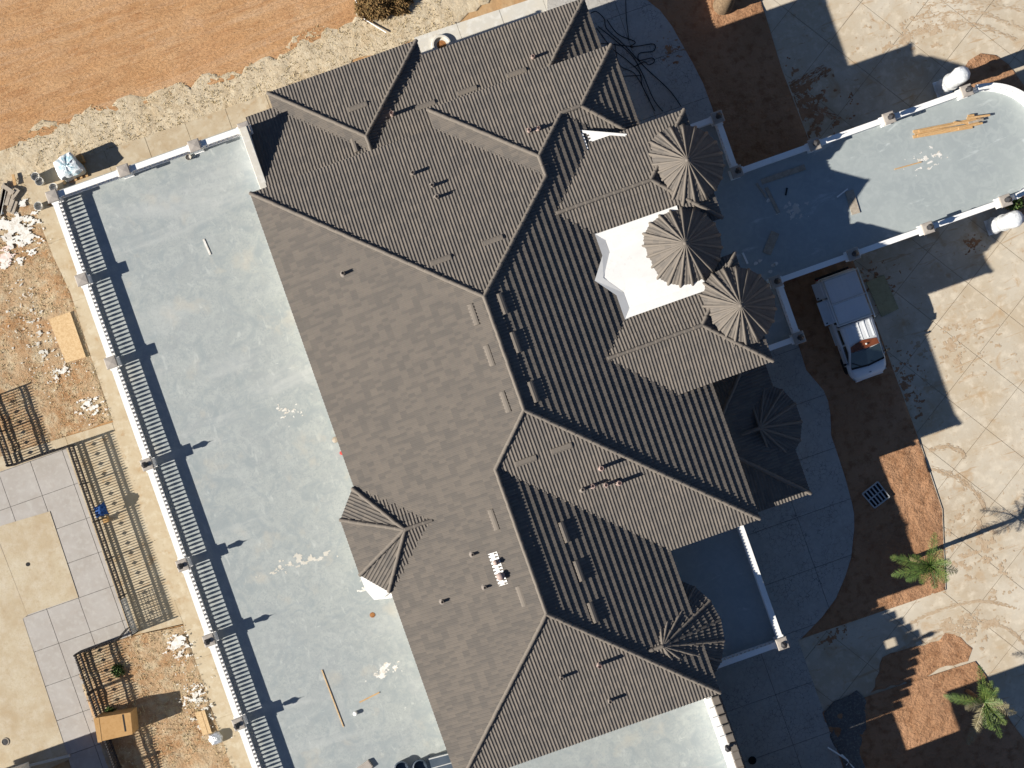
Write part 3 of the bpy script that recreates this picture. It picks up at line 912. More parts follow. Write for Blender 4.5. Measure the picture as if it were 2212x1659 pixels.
# --- turrets: conical tiled caps with ribs
cone_caps = []
def turret(cu, cv, label):
    t = MB()
    t.lathe([(1.42, 3.4), (1.42, 6.5), (1.5, 6.62), (1.5, 6.8)], 32, Matrix.Translation((cu, -cv, 0)))
    w = t.build('turret', 'stucco', house)
    w['label'] = label
    n, r, z0, z1 = 20, 1.80, 6.9, 8.55
    sh = rng.random() * .2
    pts = [V3(cu + r * math.cos(2 * math.pi * (k + sh) / n), cv + r * math.sin(2 * math.pi * (k + sh) / n), z0) for k in range(n)]
    ap = V3(cu, cv, z1)
    for k in range(n):
        tile_face([[pts[k], pts[(k + 1) % n], ap]], (pts[k], pts[(k + 1) % n]), relief=.4)
        p, q = Vector(pts[k]), Vector(ap)
        d = (p - q).normalized()
        mb = MB()
        m = 7
        pl, rad = [], []
        for i in range(m + 1):
            f = i / m
            c = q + (p + d * .02 - q) * f + Vector((0, 0, .03))
            pl.append(c); rad.append(.03 + .042 * f + (.005 if i % 2 else 0))
        mb.tube(pl, rad, 8)
        mb.build('roof_rib', 'cap', w, True)
    MB().lathe([(.11, z1 - .05), (.09, z1 + .03), (.03, z1 + .08)], 10, Matrix.Translation((cu, -cv, 0))).build('apex_cap', 'cap', w)
    return w
turret(10.37, -6.6, 'upper of three conical turrets, its cap beside the corner post')
turret(9.09, -3.24, 'middle conical turret set back over the white flat roof')
turret(10.45, .1, 'lower of three conical turrets, nearest the white pickup')

# gather the tiles
roof = under.build('roof', 'fascia', house)
allv = np.concatenate(acc_v)
fq = np.concatenate(acc_f)
me = bpy.data.meshes.new('roof_tiles')
me.from_pydata(allv.tolist(), [], fq.tolist() + acc_ng)
at = me.attributes.new('tone', 'FLOAT', 'POINT')
at.data.foreach_set('value', np.concatenate(acc_t).astype(np.float32))
me.materials.append(M['tile'])
rt = stuff(link_mesh('roof_tiles', me, roof))
for o in single_tiles:
    o.parent = roof

# ridge caps, each its own piece
CL = .46
def cap_mesh():
    vs, fs = [], []
    n = 6
    for j, (x, r) in enumerate(((0, .088), (.05, .096), (CL, .080))):
        for k in range(n + 1):
            w = math.pi * k / n
            vs.append((x, r * math.cos(w), r * 1.2 * math.sin(w) + .03 - .0 * j))
    for j in range(2):
        for k in range(n):
            fs.append((j * 7 + k, j * 7 + k + 1, (j + 1) * 7 + k + 1, (j + 1) * 7 + k))
    fs.append(tuple(range(7)))
    mb = MB(); mb.add(vs, fs)
    return mb.mesh('ridge_cap', 'cap')
cm = cap_mesh()
ncap = 0
rest = MB()
for p, q, sz in sorted(caps, key=lambda c: -(c[0] - c[1]).length):
    if p.z > q.z:
        p, q = q, p
    L = (q - p).length
    k = max(1, round(L / (CL - .04)))
    d = (q - p).normalized()
    sx = Vector((0, 0, 1)).cross(d).normalized()
    uz = d.cross(sx)
    for i in range(k):
        o_ = p + d * (L * i / k - .02) + Vector((0, 0, .012)) + uz * random.uniform(-.004, .008)
        yw = random.uniform(-.03, .03)
        m = Matrix(((d.x, sx.x, uz.x, o_.x), (d.y, sx.y, uz.y, o_.y), (d.z, sx.z, uz.z, o_.z), (0, 0, 0, 1))) @ Matrix.Rotation(yw * sz, 4, 'Z') @ Matrix.Diagonal((1, sz, sz, 1))
        if ncap < 300:
            o = link_mesh('ridge_cap', cm, roof)
            o.matrix_world = m
            ncap += 1
        else:
            rest.add([m @ v.co for v in cm.vertices], [tuple(f.vertices) for f in cm.polygons])
if rest.v:
    stuff(rest.build('ridge_caps', 'cap', roof))

def roof_z(u, v):
    best = 0
    for n, o, pl in faces_for_z:
        # point in polygon (plan)
        c = False
        k = len(pl)
        x, y = u, -v
        for i in range(k):
            x0, y0 = pl[i]; x1, y1 = pl[(i + 1) % k]
            if (y0 > y) != (y1 > y) and x < (x1 - x0) * (y - y0) / (y1 - y0) + x0:
                c = not c
        if c:
            z = o.z - (n.x * (x - o.x) + n.y * (y - o.y)) / n.z
            if z > best:
                best = z; bn = n
    return best, (bn if best else Vector((0, 0, 1)))
def on_roof(px):
    z = 6.5
    for _ in range(4):
        p = P(px[0], px[1], z)
        z, n = roof_z(p.x, -p.y)
    return Vector((p.x, p.y, z)), n

# --- flat white roofs between the entrance wings
fl = MB()
fl.prism([(5.0, 5.6), (9.55, 5.6), (9.55, .35), (5.0, .35)], 6.6, 7.0)
fr = fl.build('flat_roof', 'membrane', house)
ck = MB()
ck.add([V3(4.6, -3.08, 7.285), V3(8.4, -3.08, 7.18), V3(8.6, -4.05, 7.006), V3(5.2, -4.05, 7.006), V3(5.2, -2.2, 7.006), V3(8.6, -2.2, 7.006)],
       [(0, 1, 2, 3), (0, 4, 5, 1), (1, 5, 2), (0, 3, 4)])
ck.build('drainage_saddle', 'membrane', fr)
MB().prism([(6.5, 9.62), (6.85, 9.56), (8.46, 8.80), (8.75, 8.2), (6.5, 8.2)], 6.3, 6.64).build('flat_roof', 'membrane', house)

sk = MB()
for rv_, sg in ((-6.42, 1), (.35, -1)):
    ze = ZDR - 1.40 * (ZDR - ZD) / HW + .09
    sk.add([V3(5.66, rv_ + sg * 1.40, ze), V3(9.5, rv_ + sg * 1.40, ze), V3(9.5, rv_ + sg * 1.78, 7.003), V3(5.66, rv_ + sg * 1.78, 7.003)], [(0, 1, 2, 3)])
z1_ = zmu(5.66) + .09; z2_ = zmu(4.95) + .09
sk.add([V3(5.66, -5.05, z1_), V3(5.66, -4.02, z1_), V3(6.02, -4.02, 7.004), V3(6.02, -5.05, 7.004)], [(0, 1, 2, 3)])
sk.add([V3(5.66, -4.02, z1_), V3(4.95, -3.08, z2_), V3(5.36, -3.08, 7.29), V3(6.02, -4.02, 7.004)], [(0, 1, 2, 3)])
sk.add([V3(4.95, -3.08, z2_), V3(5.66, -2.16, z1_), V3(6.02, -2.16, 7.004), V3(5.36, -3.08, 7.29)], [(0, 1, 2, 3)])
sk.add([V3(5.66, -2.16, z1_), V3(5.66, -1.02, z1_), V3(6.02, -1.02, 7.004), V3(6.02, -2.16, 7.004)], [(0, 1, 2, 3)])
sk.build('flashing_skirt', 'membrane', fr)
up = MB()
up.bar((6.62, 8.2, 6.6), (6.62, 9.6, 6.6), .14, .12).bar((6.55, 9.62, 6.6), (8.50, 8.74, 6.6), .12, .12)
up.build('upstand', 'membrane', house)
# --- walls
def wall(u0, u1, v0, v1, z0, z1, mat='stucco', name='wall'):
    return MB().box(u0, u1, -v1, -v0, z0, z1).build(name, mat, house)
wall(-7.7, 7.95, -11.4, 8.85, 0, 6.03)
wall(-7.7, 3.85, 8.85, 15.65, 0, 6.02)
wall(1.1, 8.75, -12.35, -11.4, 0, 6.01)
wall(7.95, 8.75, -11.4, -8.4, 0, 6.0)
wall(7.95, 10.7, -8.4, 1.9, 0, 6.62)
wall(-7.6, 8.65, -15.45, -12.35, 0, 3.18)
wall(-5.7, .6, -16.2, -15.45, 0, 3.17)
wall(7.95, 10.95, 1.9, 8.95, 0, 3.16)
wall(4.2, 8.0, 23.6, 30, 0, 5.98)
MB().add([V3(3.7, 21.6, 6.0), V3(8.5, 21.6, 6.0), V3(8.5, 31, 6.0), V3(3.7, 31, 6.0), V3(6.1, 24, 6.87), V3(6.1, 30, 6.87)], [(0, 1, 4), (1, 2, 5, 4), (2, 3, 5), (3, 0, 4, 5), (0, 3, 2, 1)]).build('wing_roof', 'tile', house)
w_ = MB().prism([(-7.7, -2.3), (-8.75, -3.35), (-8.75, -5.65), (-7.7, -6.7)], 0, 6.0).build('bay_wall', 'stucco', house)
w_ = MB().prism([(3.85 + 2.0 * math.cos(a) - 1.4, -13.2 - 2.4 * math.sin(a)) for a in [R_(-90 + 18 * k) for k in range(11)]], 0, 5.97).build('bay_wall', 'stucco', house)
w_ = MB().prism([(10.15 + 1.6 * math.cos(a), -5.75 - 1.6 * math.sin(a)) for a in [R_(-90 + 18 * k) for k in range(11)]], 0, 3.17).build('bay_wall', 'stucco', house)
# white cornice that shows past the bay's eave
c0 = [P(*p, 4.9) for p in ((777, 1243), (786, 1240), (853, 1278), (846, 1292), (808, 1296), (790, 1275))]
cb = MB().prism([(p.x, p.y) for p in c0], 4.6, 4.9)
co = cb.build('cornice', 'white', house)
c1 = [P(*p, 4.98) for p in ((790, 1250), (843, 1279), (828, 1291), (806, 1272))]
MB().prism([(p.x, p.y) for p in c1], 4.9, 4.99).build('cornice_ledge', 'white', co)

# --- vents on the slopes
def roof_frame(px, along):
    p, n = on_roof(px)
    a = Vector((1, 0, 0)) if along == 'u' else Vector((0, 1, 0))
    a = (a - n * a.dot(n)).normalized()
    b = n.cross(a)
    return Matrix(((a.x, b.x, n.x, p.x), (a.y, b.y, n.y, p.y), (a.z, b.z, n.z, p.z), (0, 0, 0, 1)))
vent = MB()
prof = [(-.14, .0), (-.13, .06), (-.05, .10), (.05, .10), (.13, .06), (.14, 0)]
for s_ in (-1, 1):
    vent.v += [(s_ * .48 * (1 if k in (0, 5) else .97), y, z) for k, (y, z) in enumerate(prof)]
vent.f += [(k, k + 1, 7 + k, 6 + k) for k in range(5)] + [tuple(range(6)), tuple(range(11, 5, -1)), (0, 6, 11, 5)]
vm = vent.mesh('roof_vent', 'cap')
for px, al in ([(r2(105, 695), 'u'), (r2(545, 685), 'u'), (r2(815, 590), 'u'), (r2(1135, 475), 'u'), (r2(980, 1560), 'u'), (r5(645, 30), 'u'), (r5(1195, 1325), 'u'), (r5(1425, 1245), 'u'),
                (r5(855, 380), 'v'), (r5(957, 645), 'v'), (r5(1060, 945), 'v'), (r8(985, 50), 'v'), (r8(1165, 545), 'v'), (r2(85, 935), 'v'),
                (r5(1040, 310), 'v'), (r5(1125, 560), 'v'), (r5(1240, 880), 'v'), (r8(1440, 130), 'v'), (r8(1535, 380), 'v'), (r8(1625, 650), 'v')]):
    o = link_mesh('roof_vent', vm, roof)
    m = roof_frame(px, al)
    o.matrix_world = m @ Matrix.Translation((0, 0, .02)) @ Matrix.Diagonal((1, 1, .6 if (al == 'v' and m[0][2] < 0) else 1.15 if al == 'v' else .9, 1))
pm = {}
for hgt, r in ((.30, .065), (.42, .075), (.62, .09)):
    mb = MB()
    mb.lathe([(.17, .0), (.16, .025), (.09, .05), (r + .012, .11), (r, .12), (r, hgt), (r - .012, hgt), (r - .012, hgt - .08)], 12)
    pm[hgt] = (mb.mesh('vent_pipe', 'pinkpipe'), mb.mesh('vent_pipe', 'lead'))
for px, hgt, w in [(r2(330, 745), .62, 0), (r2(1240, 375), .42, 0), (r2(1215, 850), .42, 0), (r2(1275, 838), .42, 0), (r2(465, 1125), .42, 1), (r2(590, 1205), .42, 1), (r2(620, 1280), .42, 1),
                   (r5(15, 115), .42, 1), (r5(1680, 1370), .62, 0), (r5(1560, 1510), .42, 1), (r5(1625, 1485), .42, 0), (r5(1710, 1480), .42, 0), (r5(1795, 1465), .62, 0),
                   (r8(850, 272), .30, 1), (r8(930, 485), .30, 1), (r8(655, 577), .30, 1), (r8(1425, 1068), .42, 1), (r8(1668, 985), .62, 0), (r8(1738, 1218), .42, 1)]:
    p, n = on_roof(px)
    o = link_mesh('vent_pipe', pm[hgt][w], roof)
    o.location = p
for px, rr in ((r8(1000, 322), .13), (r8(1030, 412), .19)):
    p, n = on_roof(px)
    m = roof_frame(px, 'v')
    f_ = MB().box(-.42, .42, -.22, .22, .035, .055, m).build('flashing_plate', 'white', roof)
    MB().lathe([(rr * .7, 0), (rr * .7, .26), (rr, .27), (rr * .9, .36), (rr * .2, .42)], 14, Matrix.Translation(p)).build('vent_cowl', 'pinkpipe', roof, True)
# small wind-lifted tiles / brackets by the bay
# ------------------------------------------------------------------ terraces and decks
ZT = 3.5
ter = structure(MB().prism([(-17.45, 15.6), (-7.68, 15.6), (-7.68, -26), (-17.45, -26)], .1, ZT).build('terrace', 'terrace'))
lt = structure(MB().prism([(-7.67, -15.66), (3.6, -15.66), (3.6, -26), (-7.67, -26)], .1, ZT - .004).build('lower_terrace', 'terrace'))
b2 = structure(MB().prism([(3.86, -8.86), (7.95, -8.86), (7.95, -15.62), (3.86, -15.62)], .1, ZT).build('side_balcony', 'deck'))
# parapets
par = thing('parapet', 'low white parapet closing the terrace beside the low tiled roof', 'parapet')
MB().bevbox(-7.9, -7.63, 12.1, 15.3, ZT - .3, 4.42, .03).build('wall', 'white', par)
MB().bevbox(-7.95, -7.58, 12.1, 15.3, 4.42, 4.47, .02).build('coping', 'apron_grey', par)

porch = thing('porte_cochere', 'long rounded porch deck on columns reaching over the driveway', 'porch')
arc = [(24.6 + 2.75 * math.cos(a), 3.09 + 2.75 * math.sin(a)) for a in [R_(-90 + 9 * k) for k in range(21)]]
MB().prism([(10.8, 8.55), (13.05, 8.55), (13.05, 5.84)] + arc[::-1] + [(13.05, .34), (13.05, -2.45), (10.8, -2.45)], ZT - .45, ZT).build('deck_slab', 'deck', porch)
for u in (13.3, 24.2):
    for v in (-5.45, -.75):
        MB().lathe([(.32, .02), (.32, .2), (.24, .26), (.22, 1.6), (.19, 2.8), (.27, 2.92), (.3, ZT - .46)], 20, Matrix.Translation((u, -v, 0))).build('column', 'white', porch, True)

# --- balustrades
bal_prof = [(.045, 0), (.055, .02), (.055, .06), (.035, .08), (.05, .14), (.062, .22), (.05, .32), (.034, .40), (.032, .43), (.05, .45), (.05, .48)]
bal_mb = MB().lathe(bal_prof, 10)
bal_mesh = bal_mb.mesh('baluster', 'baluster', True)
bal_white = bal_mb.mesh('baluster', 'white', True)
RAIL = .75
post_mb = MB()
post_mb.box(-.2, .2, -.2, .2, 0, .82)
post_mesh = post_mb.mesh('post', 'white')
capm = MB()
capm.bevbox(-.27, .27, -.27, .27, .82, .92, .03)
capm.add([(-.24, -.24, .921), (.24, -.24, .921), (.24, .24, .921), (-.24, .24, .921), (0, 0, .95)], [(0, 1, 4), (1, 2, 4), (2, 3, 4), (3, 0, 4)])
cap_mesh_ = capm.mesh('post_cap', 'stone')
plm = MB()
plm.box(-.23, .23, -.23, .23, 0, .10)
pl_mesh = plm.mesh('post_base', 'white')
def post(par, u, v, z=ZT, rz=0):
    for nm, me_ in (('post', post_mesh), ('post_cap', cap_mesh_), ('post_base', pl_mesh)):
        o = link_mesh(nm, me_, par)
        o.location = (u, -v, z)
        o.rotation_euler = (0, 0, rz)
    return (u, v)
def span(par, p, q, z=ZT, mesh=None, step=.188, inset=.2, rail='white', solid=False):
    """rail, plinth and balusters from post p to post q"""
    p, q = Vector((p[0], -p[1], z)), Vector((q[0], -q[1], z))
    d = (q - p).normalized()
    p2, q2 = p + d * inset, q - d * inset
    L = (q2 - p2).length
    MB().bar(p2, q2, .20, .12).build('plinth', rail, par)
    r = MB()
    r.bar(p2 + Vector((0, 0, .60)), q2 + Vector((0, 0, .60)), .20, .07)
    r.bar(p2 + Vector((0, 0, .67)), q2 + Vector((0, 0, .67)), .26, .08)
    # flared rail ends against the posts
    r.bar(p2 + Vector((0, 0, .673)), p2 + d * .16 + Vector((0, 0, .673)), .34, .082)
    r.bar(q2 - d * .16 + Vector((0, 0, .673)), q2 + Vector((0, 0, .673)), .34, .082)
    r.build('handrail', rail, par)
    n = max(1, int((L - .1) / step))
    for i in range(n):
        c = p2 + d * (L * (i + .5) / n)
        o = link_mesh('baluster', mesh or bal_mesh, par)
        o.location = c + Vector((0, 0, .12))
lantern_n = 0
lm = None
def lantern(u, v, label, z=ZT + .97):
    global lm
    if lm is None:
        lm = (MB().lathe([(.10, 0), (.11, .03), (.045, .06), (.04, .12), (.06, .13)], 10).mesh('base', 'iron'),
              MB().lathe([(.085, .13), (.12, .36)], 6).mesh('glass', 'glasslamp'),
              MB().lathe([(.16, .36), (.15, .39), (.06, .47), (.03, .5)], 6).mesh('hood', 'iron'),
              MB().lathe([(.018, .5), (.03, .53), (.012, .56), (.004, .66)], 8).mesh('finial', 'iron'))
        fm = MB()
        for k in range(6):
            a = math.pi / 3 * k
            fm.tube([(.087 * math.cos(a), .087 * math.sin(a), .13), (.122 * math.cos(a), .122 * math.sin(a), .36)], .012, 5)
        globals()['lframe'] = fm.mesh('frame', 'iron')
    t = thing('lantern', label, 'lantern', 'lanterns on the balustrade posts', (u, -v, z))
    for nm, me_ in zip(('base', 'glass', 'hood', 'finial'), lm):
        link_mesh(nm, me_, t)
    link_mesh('frame', lframe, t)
    return t

bw = thing('balustrade', 'long white balustrade along the terrace edge with slit shadows', 'balustrade')
ub = -17.12
vs_ = [-15.24, -11.16, -7.1, -2.11, 2.82, 6.5, 10.6, 14.75, 19.0, 23.2]
for i, v in enumerate(vs_):
    post(bw, ub, v)
    if i:
        span(bw, (ub, vs_[i - 1]), (ub, v))
names = {3: 'black lantern on terrace post nearest the upper iron fence corner', 4: 'black lantern on terrace post beside the shaded fence end',
         5: 'black lantern on terrace post above the white plaster spill', 6: 'black lantern on terrace post nearest the crumpled foil'}
for i, t_ in names.items():
    lantern(ub, vs_[i], t_)
bn = thing('balustrade', 'white balustrade on the short end of the terrace by the dry grass', 'balustrade')
us_ = [-17.12, -13.62, -10.16, -7.72]
for i, u in enumerate(us_):
    if i:
        post(bn, u, -15.26)
        span(bn, (us_[i - 1], -15.26), (u, -15.26))

bp = thing('balustrade', 'white balustrade running round the rounded porch deck', 'balustrade')
for v, side in ((-5.78, 'upper'), (-.40, 'lower')):
    us = [13.05, 16.85, 20.5, 24.3]
    for i, u in enumerate(us):
        post(bp, u, v)
        if i:
            span(bp, (us[i - 1], v), (u, v), mesh=bal_white)
        lantern(u, v, 'black lantern on %s porch rail, %s post from the turrets' % (side, ('first', 'second', 'third', 'outermost')[i]))
rr = 2.69
pts = [(24.62 + rr * math.cos(a), -3.09 + rr * math.sin(a)) for a in [R_(-86 + 172 * k / 28) for k in range(29)]]
rl, pl = MB(), MB()
for i in range(28):
    p, q = pts[i], pts[i + 1]
    A, B_ = Vector((p[0], -p[1], ZT)), Vector((q[0], -q[1], ZT))
    rl.bar(A + Vector((0, 0, .60)), B_ + Vector((0, 0, .60)), .20, .07)
    rl.bar(A + Vector((0, 0, .67)), B_ + Vector((0, 0, .67)), .26, .08)
    pl.bar(A, B_, .24, .14)
rl.build('curved_handrail', 'white', bp)
pl.build('curved_plinth', 'white', bp)
for k in range(46):
    a = R_(-84 + 168 * k / 45)
    o = link_mesh('baluster', bal_white, bp)
    o.location = (24.62 + rr * math.cos(a), 3.09 - rr * math.sin(a), ZT + .12)
bu = thing('balustrade', 'short white balustrade turning the balcony corner above the soil bed', 'balustrade')
post(bu, 13.05, -8.45)
span(bu, (13.05, -8.45), (13.05, -5.78)); span(bu, (11.3, -8.45), (13.05, -8.45))
lantern(13.05, -8.45, 'black lantern on balcony corner post beside the upper turret')
bl = thing('balustrade', 'short white balustrade turning the balcony corner beside the pickup', 'balustrade')
post(bl, 13.2, 2.4)
span(bl, (13.2, -.4), (13.2, 2.4)); span(bl, (11.3, 2.4), (13.2, 2.4))
lantern(13.2, 2.4, 'black lantern on balcony corner post near the pickup cab')
bs = thing('balustrade', 'white balustrade round the shaded side balcony by the fan roof', 'balustrade')
post(bs, 7.78, 15.45)
span(bs, (7.78, 8.7), (7.78, 15.45)); span(bs, (4.2, 15.45), (7.78, 15.45))
lantern(7.78, 15.45, 'black lantern on the sunlit corner post of the side balcony')

# --- stepped gable on the lower terrace edge
gb = thing('stepped_gable', 'white stepped gable wall capped with dark tiles on the lower terrace', 'gable')
ug0, ug1 = 3.55, 3.85
steps = [(15.7 + .42 * k) for k in range(14)]
pk = 18.55
for i, v in enumerate(steps):
    h = 5.75 - abs(v + .21 - pk) * .36 * 1.0
    h = max(4.6, math.floor((h - 4.6) / .14) * .14 + 4.6)
    if 18.1 <= v + .21 <= 18.75:
        MB().box(ug0, ug1, -(v + .42), -v, ZT - .5, 4.83).build('wall_block', 'white', gb)
        MB().box(ug0, ug1, -(v + .42), -v, 5.26, h).build('wall_block', 'white', gb)
    else:
        MB().box(ug0, ug1, -(v + .42), -v, ZT - .5, h).build('wall_block', 'white', gb)
    mb = MB()
    mb.bevbox(3.80, 4.18, -(v + .40), -v - .02, h - .12, h + .05, .04)
    mb.build('cap_tile', 'tile', gb)
MB().box(ug0, ug1, -26, -21.6, ZT - .5, 4.5).build('wall_block', 'white', gb)
lantern(3.7, 18.7, 'black lantern on the peak of the stepped gable wall', 5.72)

# ------------------------------------------------------------------ iron fences
pk_mb = MB()
pk_mb.box(-.02, .02, -.02, .02, .03, .98)
pk_mb.lathe([(.012, .98), (.036, 1.0), (.005, 1.10)], 4)
picket = pk_mb.mesh('picket', 'ironbrown')
ps_mb = MB()
ps_mb.box(-.04, .04, -.04, .04, 0, 1.03)
ps_mb.lathe([(.03, 1.03), (.045, 1.06), (.03, 1.1), (.006, 1.13)], 6)
fpost = ps_mb.mesh('fence_post', 'iron')
dm = MB()
dm.add([(-.012, -.09, 0), (-.012, 0, -.10), (-.012, .09, 0), (-.012, 0, .10), (.012, -.09, 0), (.012, 0, -.10), (.012, .09, 0), (.012, 0, .10)],
       [(0, 1, 2, 3), (7, 6, 5, 4), (0, 4, 5, 1), (1, 5, 6, 2), (2, 6, 7, 3), (3, 7, 4, 0)])
diamond = dm.mesh('ornament', 'iron')
def fence(label, a, b, panel=2.07, step=.128, sheet_last=False):
    p, q = P(*a, .05), P(*b, .05)
    t = thing('iron_fence', label, 'fence')
    d = (q - p); L = d.length; d.normalize()
    rz = math.atan2(d.y, d.x)
    n = max(1, round(L / panel))
    for i in range(n + 1):
        o = link_mesh('fence_post', fpost, t)
        o.location = p + d * (L * i / n); o.rotation_euler = (0, 0, rz)
    for z in (.08, .22, .76, .92):
        MB().bar(p + Vector((0, 0, z)), q + Vector((0, 0, z)), .06, .045).build('rail', 'iron', t)
    m = int(L / step)
    for i in range(1, m):
        c = p + d * (L * i / m)
        o = link_mesh('picket', picket, t)
        o.location = c; o.rotation_euler = (0, 0, rz)
        for zz in ((.165, .855)):
            pass
        if i % 4 == 2:
            o = link_mesh('ornament', diamond, t)
            o.location = c + Vector((0, 0, .5)); o.rotation_euler = (0, 0, rz + math.pi / 2)
    fr_ = MB()
    for i in range(m):
        c = p + d * (L * (i + .5) / m)
        for zz in (.17, .855):
            pl = [c + d * (.045 * math.cos(w)) + Vector((0, 0, zz + .045 * math.sin(w))) for w in [2 * math.pi * k / 6 for k in range(7)]]
            fr_.tube(pl, .013, 4)
    stuff(fr_.build('ring_frieze', 'iron', t))
    return t
def off(a, d=0):
    return (a[0] + .943 * d, a[1] - .333 * d)
f1 = fence('black iron fence panels between the paved court and the terrace path', (160, 963), (297, 1364))
f2 = fence('black iron fence along the lower soil yard behind the cardboard box', (174, 1408), (290, 1738))
f3 = fence('short black iron fence closing the lower soil yard', (176, 1406), (262, 1376), panel=1.3)
f4 = fence('black iron fence beside the rough yard at the picture edge', (30, 1003), (-20, 860))
f5 = fence('low black iron fence across the head of the paved court', (32, 1004), (158, 962))
gate = MB()
ga, gb_ = P(262, 1376, .05), P(283, 1352, .05)
gt = thing('iron_gate', 'narrow iron gate leaf standing ajar at the court corner', 'gate')
for z in (.1, .5, .95):
    MB().bar(ga + Vector((0, 0, z)), gb_ + Vector((0, 0, z)), .03, .03).build('rail', 'iron', gt)
for k in range(6):
    c = ga + (gb_ - ga) * (k / 5)
    MB().box(-.012, .012, -.012, .012, .05, 1.05, Matrix.Translation(c)).build('bar', 'iron', gt)
# mesh screen on the last panel
sa, sb = P(272, 1290, .05), P(297, 1362, .05)
scr = thing('shade_screen', 'grey shade net tied to the lower end of the court fence', 'net')
mb = MB()
d_ = (sb - sa).normalized()
for k in range(22):
    c = sa + (sb - sa) * (k / 21) + Vector((.03, 0, 0))
    mb.box(-.004, .004, -.012, .012, .05, .98, Matrix.Translation(c))
for z in [.05 + .09 * k for k in range(11)]:
    mb.bar(sa + Vector((.03, 0, z)), sb + Vector((.03, 0, z)), .008, .016)
mb.build('net', 'greyplastic', scr)

# ------------------------------------------------------------------ pickup
tr = thing('pickup_truck', 'white pickup with a canopy and open side hatches parked under the porch edge', 'pickup', None, (16.54, -2.80, .06), math.pi + .01)
tr.scale = (1.06, 1.0, 1.03)
def rring(w, z0, z1, r=.12):
    """half-width w, rounded section in x,z"""
    return [(-w + r * .3, z0), (-w, z0 + r), (-w, z1 - r), (-w + r * .35, z1 - r * .35), (-w + r, z1), (w - r, z1), (w - r * .35, z1 - r * .35), (w, z1 - r), (w, z0 + r), (w - r * .3, z0)]
def loft(secs):
    vs, fs = [], []
    n = len(secs[0][1])
    for y, ring in secs:
        vs += [(x, y, z) for x, z in ring]
    for j in range(len(secs) - 1):
        for k in range(n):
            k2 = (k + 1) % n
            fs.append((j * n + k, j * n + k2, (j + 1) * n + k2, (j + 1) * n + k))
    fs.append(tuple(range(n))); fs.append(tuple(range((len(secs) - 1) * n, len(secs) * n)))
    return MB().add(vs, fs)
# y forward: rear -2.65, nose +2.7
body = loft([(-2.62, rring(.80, .52, .98)), (-2.5, rring(.88, .45, 1.02)), (.2, rring(.91, .42, 1.05)), (1.6, rring(.91, .42, 1.06)), (2.0, rring(.90, .42, 1.05, .16)),
             (2.35, rring(.86, .42, .98, .2)), (2.55, rring(.76, .42, .90, .2)), (2.66, rring(.60, .45, .80, .16)), (2.70, rring(.45, .48, .72, .1))]).build('body', 'carwhite', tr, True)
hood = loft([(1.92, rring(.82, 1.0, 1.10, .05)), (2.2, rring(.80, .96, 1.075, .06)), (2.42, rring(.72, .9, 1.02, .07)), (2.56, rring(.60, .82, .95, .06)), (2.64, rring(.42, .78, .87, .04))]).build('hood', 'carwhite', tr, True)
MB().box(-.05, .05, 2.40, 2.445, 1.0, 1.04).build('badge', 'chrome', hood)
cab = loft([(-.12, rring(.80, 1.0, 1.74, .14)), (.05, rring(.80, 1.0, 1.78, .14)), (.7, rring(.79, 1.0, 1.79, .15)), (1.0, rring(.77, 1.0, 1.76, .16)), (1.18, rring(.76, 1.0, 1.68, .16)), (2.0, rring(.83, 1.0, 1.08, .03))]).build('cab', 'carwhite', tr, True)
for k in range(5):
    MB().box(-.56 + .28 * k - .03, -.56 + .28 * k + .03, -.06, .78, 1.785, 1.806).build('roof_rib', 'carwhite', cab)
ws = MB()
ws.add([(-.69, 1.22, 1.685), (.69, 1.22, 1.685), (.80, 1.94, 1.145), (-.80, 1.94, 1.145), (0, 1.30, 1.70), (0, 2.03, 1.155)], [(0, 4, 5, 3), (4, 1, 2, 5)])
w_ = ws.build('windscreen', 'carglass', cab)
MB().add([(-.80, 1.94, 1.148), (0, 2.03, 1.158), (.80, 1.94, 1.148), (.80, 2.03, 1.125), (0, 2.12, 1.135), (-.80, 2.03, 1.125)], [(0, 1, 4, 5), (1, 2, 3, 4)]).build('cowl', 'black', cab)
for x, y in ((-.3, 1.38), (.35, 1.38)):
    MB().tube([(x, 2.0, 1.16), (x + .4, 1.72, 1.36)], .012, 4).build('wiper', 'black', w_)
vis = MB()
pts_ = [(-.62, .92), (-.3, .86), (.05, .80), (.4, .86), (.66, .95)]
vis.add([(x, y, 1.835) for x, y in pts_] + [(x * 1.06, 1.20 + .03 * (1 - abs(x)), 1.755) for x, y in pts_] + [(x, y, 1.79) for x, y in pts_],
        [(i, i + 1, 6 + i, 5 + i) for i in range(4)] + [(i, i + 1, 11 + i, 10 + i) for i in range(4)])
vz = vis.build('roof_visor', 'amber', cab)
MB().lathe([(.05, 1.80), (.045, 1.86), (.02, 1.88)], 10, Matrix.Translation((-.08, 1.03, 0))).build('visor_spot', 'lamp_clear', vz)  # small pale knob on the visor
